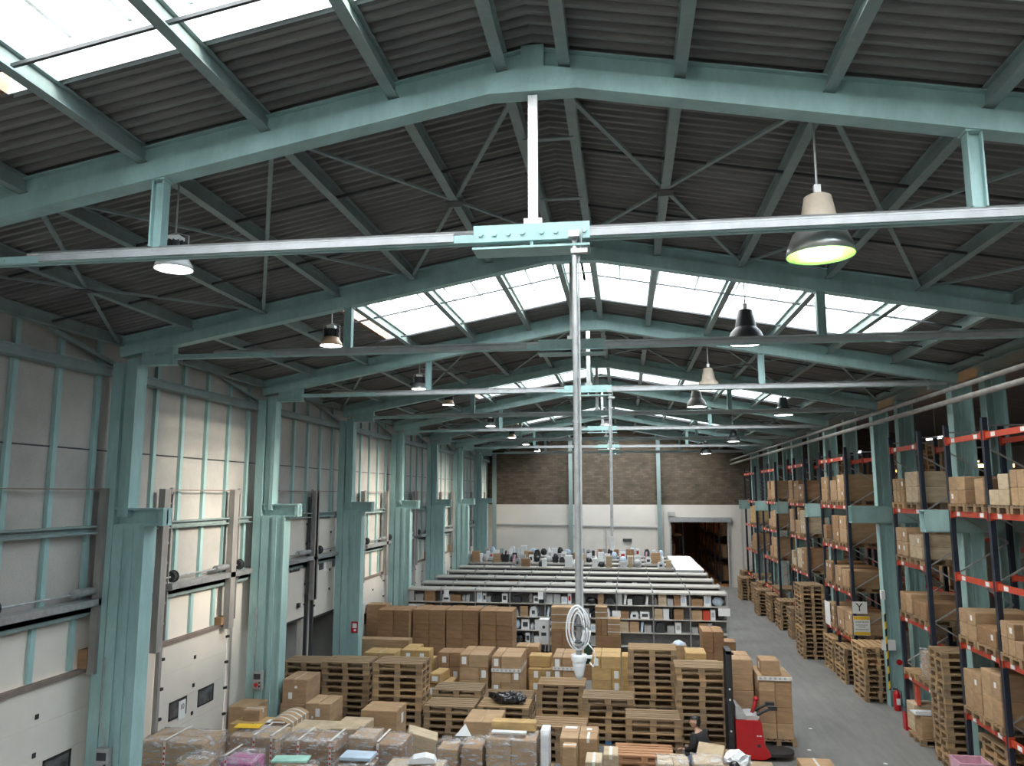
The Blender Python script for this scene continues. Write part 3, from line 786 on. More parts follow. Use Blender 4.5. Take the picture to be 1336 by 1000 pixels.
def pallet_mesh(wood):
    m = MB()
    for k in range(5):
        w_ = 0.14 if k in (0, 2, 4) else 0.10
        yc = [-0.33, -0.165, 0, 0.165, 0.33][k]
        m.box(-PL/2, PL/2, yc-w_/2, yc+w_/2, 0.124, 0.146)
    for xc in (-PL/2+0.07, 0, PL/2-0.07):
        m.box(xc-0.07, xc+0.07, -0.398, 0.398, 0.102, 0.1235)
        for y in (-0.35, 0, 0.35): m.box(xc-0.07, xc+0.07, y-0.05, y+0.05, 0.023, 0.1015)
    for y in (-0.35, 0, 0.35): m.box(-PL/2, PL/2, y-0.05, y+0.05, 0.001, 0.0225)
    return m.mesh('pallet', wood)
PROTO = {k: pallet_proto(k) for k in ('wood', 'woodnew', 'woodred')}
PROTO['blue'] = pallet_proto('wood', 'blue')
PMESH = {k: pallet_mesh(k) for k in ('wood', 'woodnew')}
USED = set()
FARP = MB(); FARC = MB()
FMAT = ['kraft', 'kraftdark', 'kraftpale', 'kraftyellow']
def add_mesh(mb, me, mt, mi=0):
    mb.add([mt @ v.co for v in me.vertices], [tuple(p.vertices) for p in me.polygons], mi)
def pallet(x, y, z, rz, label, group, kind='wood', simple=False, far=False):
    if far:
        add_mesh(FARP, PMESH['wood'], Matrix.Translation((x, y, z)) @ Matrix.Rotation(rz, 4, 'Z')); return None
    if simple:
        o = link('pallet', PMESH[kind], None, (x, y, z), rz)
    else:
        if kind in USED: o = copy_tree(PROTO[kind])
        else: o = PROTO[kind]; USED.add(kind)
        o.location = (x, y, z); o.rotation_euler = (0, 0, rz)
    return tag(o, label, 'pallet', group)
def stack(x, y, n, rz, desc, z0=0.0, simple=False, kinds=None, group=None, far=False):
    """n pallets on one another; desc ends each label"""
    for k in range(n):
        kd = (kinds or {}).get(k) or ('woodnew' if R.random() < 0.12 else 'wood')
        pos = 'top' if k == n-1 else 'bottom' if k == 0 and n > 1 else nth(n-k)
        lab = f'{pos} pallet of {desc}' if pos in ('top', 'bottom') else f'{pos} pallet from top, {desc}'
        pallet(x+R.uniform(-0.018, 0.018), y+R.uniform(-0.018, 0.018), z0+k*PH, rz+R.uniform(-0.018, 0.018), lab, group or 'stacked pallets', kd, simple, far)
    return z0+n*PH

# ------------------------------------------------------------------ cartons
CM = {}
def carton_mesh(w_, d_, h_, mat, seam):
    key = (round(w_, 2), round(d_, 2), round(h_, 2), mat, seam)
    if key in CM: return CM[key]
    m = MB(); g = 0.004; a = w_/2; b = d_/2; e = 0.005
    c = 0.010                                        # softened vertical edges
    P = [(-a+c, -b), (a-c, -b), (a, -b+c), (a, b-c), (a-c, b), (-a+c, b), (-a, b-c), (-a, -b+c)]
    k1, k2 = 1-0.016/w_, 1-0.016/d_                  # rounded bottom and top rims
    vs = [(p*k1, q*k2, 0) for p, q in P] + [(p, q, 0.009) for p, q in P] + [(p, q, h_-0.013) for p, q in P] + [(p*k1, q*k2, h_-e) for p, q in P]
    fs = [(r*8+i, r*8+(i+1) % 8, r*8+8+(i+1) % 8, r*8+8+i) for r in range(3) for i in range(8)] + [tuple(range(7, -1, -1)), tuple(range(24, 32))]
    m.add(vs, fs)
    if seam == 'x': m.box(-a+0.009, a-0.009, -b+0.009, -g, h_-e, h_).box(-a+0.009, a-0.009, g, b-0.009, h_-e, h_)
    else: m.box(-a+0.009, -g, -b+0.009, b-0.009, h_-e, h_).box(g, a-0.009, -b+0.009, b-0.009, h_-e, h_)
    CM[key] = m.mesh('carton', mat)
    return CM[key]
def carton(x, y, z, w_, d_, h_, label, group=None, mat='kraft', seam='x', rz=0, tape=None, slip=None, name='carton', rot=None, far=False):
    if far:
        add_mesh(FARC, carton_mesh(w_, d_, h_, mat, seam), Matrix.Translation((x, y, z)) @ Matrix.Rotation(rz, 4, 'Z'), FMAT.index(mat)); return None
    """x, y centre; z underside; slip = list of (face, u, v, su, sv) paper labels"""
    o = link(name, carton_mesh(w_, d_, h_, mat, seam), None, (x, y, z), rz)
    if rot: o.rotation_euler = rot
    tag(o, label, 'box', group)
    if tape:
        t = MB(); k = 0.025
        if seam == 'x':
            t.box(-w_/2-0.0015, w_/2+0.0015, -k, k, h_, h_+0.0015)
            for s in (-1, 1): t.box(s*w_/2-0.0015, s*w_/2+0.0015, -k, k, h_-0.08, h_+0.001)
        else:
            t.box(-k, k, -d_/2-0.0015, d_/2+0.0015, h_, h_+0.0015)
            for s in (-1, 1): t.box(-k, k, s*d_/2-0.0015, s*d_/2+0.0015, h_-0.08, h_+0.001)
        t.build('packing_tape', tape, o)
    for f, u, v, su, sv in (slip or []):
        m = MB()
        if f == 'front': m.box(u-su/2, u+su/2, -d_/2-0.002, -d_/2, v-sv/2, v+sv/2)
        elif f == 'right': m.box(w_/2, w_/2+0.002, u-su/2, u+su/2, v-sv/2, v+sv/2)
        elif f == 'left': m.box(-w_/2-0.002, -w_/2, u-su/2, u+su/2, v-sv/2, v+sv/2)
        else: m.box(u-su/2, u+su/2, v-sv/2, v+sv/2, h_, h_+0.002)
        m.build('shipping_label', 'paper', o)
    return o

# ------------------------------------------------------------------ pallet racks
RX, RB = 6.72, 7.80
LEV = [1.29, 2.66, 4.00, 5.28, 6.78]
def rack(ys, label, x0=RX, x1=RB, top=7.12, levels=LEV, back=True, skip=()):
    r = tag(empty('pallet_rack', (x0, ys[0], 0)), label, 'pallet rack', 'pallet racks')
    dx = x1-x0
    for y in ys:
        yy = y-ys[0]
        for x in (0, dx):
            m = MB().box(x-0.045, x+0.045, yy-0.05, yy-0.03, 0.01, top).box(x-0.045, x-0.03, yy-0.03, yy+0.05, 0.01, top).box(x+0.03, x+0.045, yy-0.03, yy+0.05, 0.01, top)
            m.box(x-0.07, x+0.07, yy-0.07, yy+0.07, 0, 0.01)
            m.build('upright', 'navy', r)
        m = MB(); z = 0.35; k = 0
        m.bar((0.03, yy, 0.25), (dx-0.03, yy, 0.25), 0.03); m.bar((0.03, yy, top-0.15), (dx-0.03, yy, top-0.15), 0.03)
        while z+0.62 < top:
            a, b = (0.03, dx-0.03) if k % 2 == 0 else (dx-0.03, 0.03)
            m.bar((a, yy, z), (b, yy, z+0.62), 0.03); z += 0.62; k += 1
        m.build('frame_bracing', 'galv', r)
    for i in range(len(ys)-1):
        a = ys[i]-ys[0]+0.05; b = ys[i+1]-ys[0]-0.05
        for L in levels:
            if (i, L) in skip: continue
            for x in (0, dx) if back else (0,):
                m = MB().box(x-0.022, x+0.022, a, b, L-0.055, L+0.055)
                for yy in (a, b-0.017): m.box(x-0.055, x+0.05, yy-0.005, yy+0.022, L-0.09, L+0.09)
                bm_ = m.build('beam', 'orange', r)
                if x == 0:
                    for q in (a+0.22, b-0.42): MB().box(-0.026, -0.022, q, q+0.16, L-0.04, L+0.04).build('location_label', 'paper', bm_)
    return r
RUNS = [([14.05, 15.9, 17.7], 'navy and orange pallet rack nearest the viewer on the right'),
        ([19.25, 21.25], 'short navy and orange pallet rack bay beside the column with hazard tape'),
        ([25.5, 27.4, 28.75], 'navy and orange pallet rack behind the yellow and white sign'),
        ([31.2, 33.05, 34.25], 'navy and orange pallet rack run, fourth from the near end'),
        ([37.1, 39.0, 40.8], 'navy and orange pallet rack run, fifth from the near end'),
        ([42.75, 44.6, 46.5], 'navy and orange pallet rack run last before the end wall')]
RNAME = ['nearest rack', 'short rack by the column', 'rack behind the sign', 'fourth rack run', 'fifth rack run', 'last rack run']
for ys, lab in RUNS: rack(ys, lab)
LNAME = ['lowest beams', 'second beams', 'third beams', 'fourth beams', 'top beams']
# loads: per run, per half bay (near first): list over levels of a load code
#   number = height of cartons in metres, 0 = nothing, 'e' = empty pallet, 'w' = wrapped load
LOADS = [
    [[0, 0.62, 0, 0.62], [0.9, 0.66, 0, 0.55]],
    [['w', 0.45, 0.66, 0.72]],
    [[0.62, 0.55, 0.80, 0.80], [0.62, 0.60, 0.45, 0.86]],
    [[0, 0.80, 0.95, 0.72], ['e', 0.62, 0.88, 0.84]],
    [['e', 0.86, 0.75, 0.80], [0, 0, 0, 0]],
    [['e', 0.80, 0.90, 0], [0, 0, 0, 0]]]
SHRINK = MB()
def wrapped_core(w_, d_, h_, seed, top_bulge=0.04):
    """lumpy shrink-wrap skin around a w x d x h load"""
    rr = random.Random(seed); bm = bmesh.new()
    bmesh.ops.create_cube(bm, size=1)
    bmesh.ops.subdivide_edges(bm, edges=bm.edges, cuts=7, use_grid_fill=True)
    for v in bm.verts:
        x, y, z = v.co
        k = 0.04*(math.sin(x*17+seed)+math.sin(y*13+2*seed)+math.sin(z*15+3*seed))/3
        v.co = Vector((x*(w_+0.03+k*0.7), y*(d_+0.03+k*0.7), (z+0.5)*(h_+0.015) + (top_bulge*(1-(2*x)**2)*(1-(2*y)**2)+k*0.4 if z > 0.45 else 0)))
        v.co += Vector((rr.uniform(-.006, .006), rr.uniform(-.006, .006), rr.uniform(0, .006)))
    me = bpy.data.meshes.new('stretch_film'); bm.to_mesh(me); bm.free()
    me.materials.append(M['film'])
    me.polygons.foreach_set('use_smooth', [True]*len(me.polygons))
    return me
def wrapped(x, y, z, w_, d_, h_, label, rz=0, mat='kraft', split=(2, 1, 2), seed=1, band=None, extra=None, group='shrink-wrapped loads'):
    """a shrink-wrapped load: cartons inside, film outside, printed tape"""
    t = tag(empty('wrapped_load', (x, y, z), rz), label, 'wrapped load', group)
    nx, ny, nz = split; g = 0.008; rr = random.Random(seed)
    for i in range(nx):
        for j in range(ny):
            for k in range(nz):
                cw, cd, ch = w_/nx-g, d_/ny-g, h_/nz
                if k == nz-1: ch *= rr.choice((1, 1, 0.86))
                o = link('carton', carton_mesh(cw, cd, ch-0.002, mat, 'x' if rr.random() < 0.5 else 'y'), t, (-w_/2+(i+0.5)*w_/nx, -d_/2+(j+0.5)*d_/ny, k*h_/nz))
    link('stretch_film', wrapped_core(w_, d_, h_, seed), t)
    for u in (band or []):
        xb = -w_/2 + u*w_
        m = MB().box(xb-0.022, xb+0.022, -d_/2-0.032, -d_/2-0.030, 0.0, h_+0.02).box(xb-0.022, xb+0.022, -d_/2-0.03, d_/2+0.03, h_+0.05, h_+0.053)
        b_ = m.build('printed_tape', 'cleartape', t)
        m = MB()
        for q in range(int(h_/0.09)): m.box(xb-0.016, xb+0.016, -d_/2-0.034, -d_/2-0.032, 0.03+q*0.09, 0.075+q*0.09)
        m.build('red_print', 'red', b_)
    return t
for ri, (ys, _) in enumerate(RUNS):
    for hi, spec in enumerate(LOADS[ri]):
        y0, y1 = ys[hi], ys[hi+1]
        for li, code in enumerate(spec):
            if code == 0: continue
            zb = LEV[li]+0.056
            half = 'near half' if hi == 0 and len(LOADS[ri]) > 1 else 'far half' if len(LOADS[ri]) > 1 else 'bay'
            place = f'{half}, {RNAME[ri]}, {LNAME[li]}' if half != 'bay' else f'{RNAME[ri]}, {LNAME[li]}'
            n = 2 if y1-y0 > 1.6 else 1
            far = ri >= 2
            for q in range(n):
                yc = y0 + (y1-y0)*((0.27 if q == 0 else 0.73) if n == 2 else 0.5)
                pn = ('nearer' if q == 0 else 'farther') if n == 2 else 'only'
                pallet(RX-0.09+0.585, yc, zb, R.uniform(-.006, .006), f'{pn} pallet, {place}', 'pallets on the racks', 'wood' if R.random() < .8 else 'woodnew', simple=far, far=ri >= 4)
                if code == 'e': continue
                zc = zb+PH+0.001
                if code == 'w':
                    if q == 1: continue
                    wrapped(RX-0.05+0.50, yc, zc, 0.9, 0.74, 0.62, f'wrapped brown load on the {pn} pallet, {place}', seed=ri*7+q, split=(1, 2, 2)); continue
                H = code*R.choice((1, 0.9, 1, 0.8, 1.0)); ny = R.choice((2, 2, 3)) if H < 0.8 else 2; nz = 2 if H > 0.5 else 1
                mat = R.choice(('kraft', 'kraft', 'kraftpale', 'kraftdark'))
                if ri == 5: mat = 'kraftyellow' if li == 2 else 'kraftdark'
                dp = R.choice((0.55, 0.5, 0.6))
                for row in range(1):
                    dp = 1.1
                    for a in range(ny):
                        for k in range(nz):
                            if k == nz-1 and row == 0 and R.random() < 0.13: continue
                            cw = 0.78/ny-0.008; ch = H/nz-0.002
                            rw = 'front' if row == 0 else 'rear'
                            cn = (['near', 'far'] if ny == 2 else ['near', 'middle', 'far'])[a]
                            tier = '' if nz == 1 else ('upper ' if k else 'lower ')
                            carton(RX-0.06+dp/2+row*(dp+0.01), yc-0.39+(a+0.5)*0.78/ny, zc+k*H/nz, dp, cw, ch,
                                   f'{tier}{cn} carton, {pn} pallet, {place}', 'cartons on the racks', mat, 'x', far=ri >= 4,
                                   slip=[('left', R.uniform(-.05, .05), ch*0.55, 0.09, 0.10)] if row == 0 and R.random() < 0.22 else None)
# pallet stacks on the floor beneath and beside the racks
stack(7.10, 18.66, 16, 0, 'the tall pale stack in the rack gap nearest the viewer')
stack(7.2, 16.8, 7, PI/2, 'the dark stack under the nearest rack, far bay')
stack(7.2, 14.98, 7, PI/2, 'the dark stack under the nearest rack, middle bay')
stack(6.83, 24.33, 10, PI/2, 'the stack in front of the yellow and white sign', kinds={})
stack(6.85, 26.42, 7, PI/2, 'the low stack behind the sign stack', simple=False)
stack(6.90, 28.07, 7, PI/2, 'the stack under the far half of the rack behind the sign', simple=True)
stack(6.40, 30.00, 17, PI/2, 'the tallest aisle stack, between third and fourth rack runs', simple=False)
stack(6.9, 32.1, 8, PI/2, 'the stack under the near half of the fourth rack run', simple=True)
stack(6.95, 33.65, 8, 0, 'the stack under the far half of the fourth rack run', simple=True)
stack(6.75, 36.0, 8, PI/2, 'the stack between the fourth and fifth rack runs', simple=True, far=True)
stack(6.7, 38.05, 8, PI/2, 'the stack under the near half of the fifth rack run', simple=True, far=True)
stack(6.45, 39.9, 8, PI/2, 'the stack at the far half of the fifth rack run', simple=True, far=True)
stack(6.9, 41.8, 9, PI/2, 'the stack between the fifth and last rack runs', simple=True, far=True)
stack(6.9, 43.7, 7, PI/2, 'the stack under the near half of the last rack run', simple=True, far=True)
stack(6.45, 45.5, 8, PI/2, 'the stack under the far half of the last rack run', simple=True, far=True)
stack(6.85, 47.6, 9, PI/2, 'the stack nearest the end wall', simple=True, far=True)
# signs, guard, extinguisher and odds by the column
s = tag(empty('aisle_sign', (6.64, 25.40, 2.30)), 'white aisle letter sign on the rack upright above the yellow sign', 'sign')
MB().box(0, 0.42, -0.016, -0.008, -0.16, 0.19).build('board', 'paper', s)
text('Y', 0.34, 'black', (0.20, -0.018, 0.015), (PI/2, 0, 0), s, 'letter')
s = tag(empty('notice_sign', (6.64, 25.36, 1.80)), 'yellow and white notice sign on the rack upright at the aisle', 'sign')
MB().box(0, 0.46, -0.016, -0.008, -0.28, 0.28).build('board', 'paper', s)
MB().box(0.01, 0.45, -0.019, -0.016, 0.17, 0.27).box(0.01, 0.45, -0.019, -0.016, -0.27, -0.18).build('yellow_band', 'yellow', s)
text('ZONA PALETS', 0.062, 'black', (0.23, -0.018, 0.105), (PI/2, 0, 0), s, 'heading')
m = MB()
for z, a, b in ((0.02, 0.07, 0.39), (-0.04, 0.13, 0.33), (-0.11, 0.04, 0.42)): m.box(a, b, -0.018, -0.016, z-0.012, z+0.012)
m.build('small_print', 'greyplastic', s)
tag(MB().box(-0.02, 0.02, -0.02, 0.02, 0.45, 2.45).build('hazard_strip', 'hazard', None, (6.93, 23.30, 0)), 'black and yellow hazard strip on the column edge', 'hazard strip')
s = tag(empty('column_notice', (7.02, 23.31, 1.62)), 'blank white notice taped to the hazard column', 'notice')
MB().box(-0.22, 0.14, -0.008, 0, -0.14, 0.14).build('sheet', 'paper', s)
MB().cyl((0.20, 0.0, -0.44), (0.20, -0.05, -0.44), 0.075, 14).build('alarm_button', 'red', s)
f = tag(empty('fire_extinguisher', (7.02, 23.02, 0)), 'red fire extinguisher standing at the foot of the hazard column', 'fire extinguisher')
MB().lathe([(0.001, 0), (0.085, 0), (0.09, 0.02), (0.09, 0.40), (0.07, 0.47), (0.03, 0.50), (0.03, 0.53), (0.001, 0.53)], n=18).build('cylinder', 'red', f, smooth=True)
MB().box(-0.05, 0.05, -0.095, -0.089, 0.16, 0.32).build('paper_label', 'paper', f)
MB().box(-0.09, 0.02, -0.015, 0.015, 0.53, 0.56).box(-0.02, 0.02, -0.02, 0.02, 0.50, 0.55).tube([(0.03, 0, 0.52), (0.11, 0, 0.48), (0.12, 0, 0.30), (0.11, 0, 0.12)], 0.012).build('valve_hose', 'black', f)
tag(MB().box(-0.11, -0.08, -0.10, 0.10, 0, 0.40).box(-0.08, 0.06, -0.10, -0.08, 0, 0.40).box(-0.08, 0.06, 0.08, 0.10, 0, 0.40).build('upright_guard', 'red', None, (RX, 21.25, 0)), 'red guard around the foot of the rack upright at the aisle', 'guard')
tag(MB().box(-0.05, 0.05, -0.06, 0.06, -0.12, 0.12).build('switch_box', 'paper', None, (6.90, 23.28, 2.95)), 'white switch box on the hazard column', 'switch box')
# goods on the floor pallet of the short bay
pallet(7.10, 20.3, 0, 0, 'pallet on the floor under the short rack by the column', 'floor pallets')
carton(6.85, 20.72, PH, 0.5, 0.5, 0.62, 'pale carton on the floor pallet under the short rack', 'odd goods under the short rack', 'kraftpale')
carton(7.4, 20.5, PH, 0.5, 0.5, 0.62, 'brown carton at the back of the floor pallet, short rack', 'odd goods under the short rack', 'kraftdark')
b = tag(MB().box(-0.22, 0.22, -0.04, 0.04, 0, 0.42).box(-0.18, 0.18, -0.045, -0.04, 0.04, 0.38).build('orange_case', 'orange', None, (6.75, 20.62, PH+0.625), 1.5), 'flat orange case standing on the pale carton', 'case', 'odd goods under the short rack')
b.rotation_euler = (0.0, 0, 1.35)
tag(MB().box(-0.35, 0.35, -0.2, 0.2, 0, 0.03).box(-0.35, 0.35, -0.2, -0.18, 0.03, 0.08).build('white_tray', 'whiteplastic', None, (6.82, 20.17, PH+0.512), 0.0), 'white tray on the low carton under the short rack', 'tray', 'odd goods under the short rack')
carton(6.85, 20.15, PH, 0.55, 0.42, 0.49, 'low brown carton beneath the white tray, short rack', 'odd goods under the short rack', 'kraft')
wrapped(7.45, 19.84, PH, 0.4, 0.4, 0.5, 'small wrapped grey load on the short rack floor pallet', seed=9, split=(1, 1, 1), mat='kraftpale')
tag(MB().box(-0.01, 0.01, -0.33, 0.33, 0, 0.75).build('white_board', 'paper', None, (6.62, 28.35, 1.36)), 'white board leaning at the lowest beams behind the sign', 'board')

# second nave behind: racks, high pallets, tubes, windows
rack([13, 16.7, 20.4], 'rear pallet rack behind the columns, near run', 9.0, 10.1, levels=[1.3, 2.9, 4.4, 5.9])
rack([23.5, 27.2, 30.9], 'rear pallet rack behind the columns, middle run', 9.0, 10.1, levels=[1.3, 2.9, 4.4, 5.9])
rack([33.5, 37.2, 40.9, 44.6], 'rear pallet rack behind the columns, far run', 9.0, 10.1, levels=[1.3, 2.9, 4.4, 5.9])
q = 0
for run, ys in (('near', (14.0, 15.6, 17.9, 19.4)), ('middle', (24.6, 26.2, 28.3, 29.9)), ('far', (34.6, 36.2, 38.2, 40.0, 42.0, 43.6))):
    for j, y in enumerate(ys):
        for L in (1.3, 2.9, 4.4):
            if R.random() < 0.25: continue
            h_ = R.uniform(0.6, 1.1); z = L+0.06; q += 1
            pallet(9.5, y, z, PI/2, f'pallet in the rear rack {run} run, {nth(j+1)} place at {L:.1f} metres', 'pallets in the rear racks', 'wood', True, True)
            carton(9.48, y, z+PH, 0.95, 0.75, h_, f'large carton in the rear rack {run} run, {nth(j+1)} place at {L:.1f} metres', 'cartons in the rear racks', R.choice(('kraft', 'kraftdark', 'kraftpale')), far=True)
for j, (y, n) in enumerate(((25.0, 9), (28.3, 8), (34.6, 8), (38.2, 8), (42.0, 7))):
    stack(9.5, y, n, PI/2, f'the {nth(j+1)} high stack on the top of the rear racks', 5.96, simple=True, far=True)
for j, (x, y, z) in enumerate(((11.2, 26.2, 6.5), (11.2, 28.6, 6.7), (11.2, 35.5, 6.6))):
    o = tag(MB().box(-0.6, 0.6, -0.12, 0.12, 0, 0.10).build('orange_lamp', 'sodium', None, (x, y, z)), f'orange lit strip lamp behind the rear racks, {nth(j+1)} from the near end', 'lamp', 'orange lamps in the second nave')
    MB().box(-0.62, 0.62, -0.14, 0.14, 0.10, 0.16).build('lamp_housing', 'darksteel', o)
    MB().cyl((0, 0, 0.16), (0, 0, 8.42+(x-7.35)*0.179-z-0.004), 0.01, 6).build('suspension_rod', 'galv', o)
for j, (x, y, z) in enumerate(((11.4, 22.0, 7.7), (11.4, 31.0, 7.7), (11.4, 41.0, 7.7), (12.2, 18.0, 7.7))):
    o = tag(MB().box(-0.06, 0.06, -0.75, 0.75, 0, 0.06).build('tube_lamp', 'tube', None, (x, y, z)), f'white fluorescent tube lamp over the second nave, {nth(j+1)}', 'lamp', 'tube lamps in the second nave')
    MB().box(-0.09, 0.09, -0.78, 0.78, 0.06, 0.10).build('lamp_housing', 'whiteplastic', o)
    MB().cyl((0, 0, 0.10), (0, 0, 8.42+(x-7.35)*0.179-z-0.004), 0.01, 6).build('suspension_rod', 'galv', o)
for j, y in enumerate((18.0, 21.5, 26.0, 31.0)):
    o = tag(MB().box(21.95, 21.99, y-1.3, y+1.3, 6.2, 7.6).build(f'window_{40+j}', 'daylight'), f'bright daylit window in the far side wall, {nth(j+1)} from the near end', 'window', None, 'structure')
    m = MB()
    for k in range(7): m.box(21.90, 21.95, y-1.3+k*2.6/6-0.02, y-1.3+k*2.6/6+0.02, 6.2, 7.6)
    m.box(21.90, 21.95, y-1.3, y+1.3, 6.88, 6.92)
    m.build('window_bars', 'darksteel', o)
# dim racks in the room beyond the doorway
for k, (x0, x1, lab) in enumerate(((2.2, 3.6, 'dark rack at the left of the room beyond the doorway'), (5.9, 7.2, 'long dark rack at the right of the room beyond the doorway'))):
    r = tag(empty('storage_rack', (x0, YB+2.0, 0)), lab, 'rack')
    W_ = x1-x0
    for j in range(7 if k else 2):
        for x in (0, W_): MB().box(x-0.05, x+0.05, j*3.0, j*3.0+0.1, 0, 5.2).build('upright', 'navy', r)
    for z in (0.2, 1.6, 3.0, 4.4):
        MB().box(0, W_, 0, 18.0 if k else 3.0, z-0.05, z).build('shelf', 'navy', r)
    n = 0
    for z in (0.2, 1.6, 3.0):
        for j in range(10 if k else 2):
            n += 1
            carton(x0+0.55, YB+2.7+j*1.6, z+0.004, 0.7, 0.9, R.uniform(0.5, 1.0), f'{nth(j+1)} carton along the {"right" if k else "left"} rack beyond the doorway, shelf at {z:.1f} metres', 'cartons beyond the doorway', R.choice(('kraftdark', 'kraft')), far=True)
tag(FARP.build('pallets', 'wood'), 'many worn pallets in the far rack runs and on the rear racks', 'pallets', None, 'stuff')
# ------------------------------------------------------------------ floor stacks of pallets, middle of the hall
def pstack(xl, yf, n, desc, **k): return stack(xl+PL/2, yf+PD/2, n, 0, desc, **k)
pstack(-8.72, 19.62, 10, 'the stack against the left wall column', group='pallet stacks mid hall')
pstack(-7.43, 19.06, 11, 'the second stack from the left wall', group='pallet stacks mid hall')
pstack(-5.94, 18.41, 12, 'the third stack from the left wall', group='pallet stacks mid hall')
pstack(-4.68, 18.32, 6, 'the low stack right of the third stack', group='pallet stacks mid hall')
pstack(-4.70, 19.20, 7, 'the low stack one row behind, beside labelled yellow cartons', group='pallet stacks mid hall')
ztop5 = pstack(-3.46, 18.45, 6, 'the stack under the black bag', group='pallet stacks mid hall')
pstack(-3.48, 19.30, 6, 'the stack just behind the black bag', group='pallet stacks mid hall')
pstack(-2.28, 20.10, 7, 'the stack below the hanging white hose', group='pallet stacks mid hall')
pstack(-1.08, 18.95, 7, 'the stack with a blue bottom pallet', kinds={0: 'blue'}, group='pallet stacks mid hall')
pstack(-0.04, 20.13, 13, 'the tallest stack, in mid hall', group='pallet stacks mid hall')
pstack(1.04, 18.97, 12, 'the tall stack beside the red stacker', group='pallet stacks mid hall')
pstack(-0.10, 17.95, 6, 'the stack in front of the tallest stack', group='pallet stacks mid hall')
pstack(-2.12, 17.60, 5, 'the low stack behind the four brown cartons', group='pallet stacks mid hall')
pstack(-0.34, 16.95, 3, 'the reddish stack in front of the blue bottomed one', kinds={0: 'woodred', 1: 'woodred', 2: 'woodred'}, group='pallet stacks mid hall')
# black bag lying on a stack
bm = bmesh.new(); bmesh.ops.create_icosphere(bm, subdivisions=4, radius=1)
for v in bm.verts:
    x, y, z = v.co; k = 1 + 0.16*math.sin(7*x+2)*math.sin(6*y+1) + 0.10*math.sin(13*x+9*y)+0.05*math.sin(23*y+17*z)
    v.co = Vector((x*0.42*k*(1-0.25*x), y*0.22*k+0.06*math.sin(4*x), max(-0.0, (z*0.5+0.42)*0.24*k)))
me = bpy.data.meshes.new('bin_bag'); bm.to_mesh(me); bm.free(); me.materials.append(M['blackgloss'])
me.polygons.foreach_set('use_smooth', [True]*len(me.polygons))
o = tag(link('bin_bag', me, None, (-2.72, 18.80, ztop5+0.002), -0.25), 'black plastic bag lying on a low pallet stack', 'bag')
MB().tube([(-0.30, -0.02, 0.12), (-0.38, -0.05, 0.14), (-0.45, -0.02, 0.07)], 0.035, 7).build('bag_neck', 'blackgloss', o, smooth=True)

# ------------------------------------------------------------------ cartons
def cf(xl, yf, z, w_, d_, h_, label, group=None, **k):
    return carton(xl+w_/2, yf+d_/2, z, w_, d_, h_, label, group, **k)
G1 = 'big cartons in the foreground'
def plat(xl, yf, desc, n=1, rz=0): return stack(xl+PL/2, yf+PD/2, n, rz, desc, group='floor pallets')
# foreground left
zt = stack(-7.55, 18.2, 1, PI/2, 'the pile under the two tall labelled cartons', group='floor pallets')
cf(-7.92, 17.80, zt, 0.58, 0.75, 0.80, 'plain brown carton beneath the tall labelled carton on the left', G1, mat='kraft', seam='y')
cf(-7.88, 17.82, zt+0.80, 0.58, 0.82, 0.53, 'tall labelled carton on top of another, front of left pallet stack', G1, mat='kraft', seam='y', tape='tape', slip=[('front', -0.10, 0.17, 0.09, 0.14), ('front', 0.03, 0.36, 0.06, 0.06)])
cf(-7.10, 17.28, 0, 0.58, 0.78, 0.72, 'carton under the labelled carton right of the tall one', G1, mat='kraft', seam='y')
cf(-7.10, 17.28, 0.72, 0.58, 0.78, 0.39, 'labelled carton right of the tall labelled one', G1, mat='kraft', seam='y', tape='tape', slip=[('front', 0.0, 0.20, 0.10, 0.17), ('front', -0.12, 0.10, 0.04, 0.05)])
cf(-5.62, 16.68, 0, 0.78, 0.75, 0.74, 'carton under the big pale carton before the third stack', G1, mat='kraft', seam='x')
cf(-5.62, 16.68, 0.745, 0.78, 0.75, 0.43, 'big pale carton with a label on its right side', G1, mat='kraft', seam='x', tape='tape', slip=[('right', 0.05, 0.20, 0.16, 0.20)])
cf(-8.80, 17.10, 0, 0.60, 0.70, 1.03, 'tall carton close to the dock door with two labels', G1, mat='kraft', seam='y', slip=[('front', 0.02, 0.68, 0.09, 0.14), ('front', 0.10, 0.80, 0.05, 0.05)])
cf(-8.30, 16.20, 0, 0.75, 0.60, 0.93, 'flat topped carton under the small taped parcel', G1, mat='kraftyellow', seam='x')
cf(-8.12, 16.42, 0.935, 0.37, 0.34, 0.22, 'small parcel with white tape cross on the left cartons', G1, mat='kraft', seam='x', tape='cleartape')
# rounded bundle tied with white tape
t = tag(empty('taped_bundle', (-7.20, 16.55, 0)), 'long rounded brown bundle wound with white tape', 'bundle', G1)
m = MB(); n = 12
prof = [(-0.27, 0)] + [(-0.27+0.54*k/n, 0.98+0.10*math.sin(PI*k/n)) for k in range(n+1)] + [(0.27, 0)]
m.prism(prof, (0, -0.45, 0), (0, 0.55, 0)); m.build('paper_body', 'kraft', t)
for yy in (-0.30, -0.08, 0.14, 0.34):
    m = MB(); m.prism([(p*1.012, q*1.006) for p, q in prof], (0, yy, 0), (0, yy+0.045, 0)); m.build('white_tape', 'cleartape', t)
MB().box(-0.16, 0.14, -0.46, -0.452, 0.50, 0.72).build('document_pouch', 'paper', t)
MB().box(-0.24, 0.16, -0.50, -0.30, 1.02, 1.035).build('loose_papers', 'paper', t)
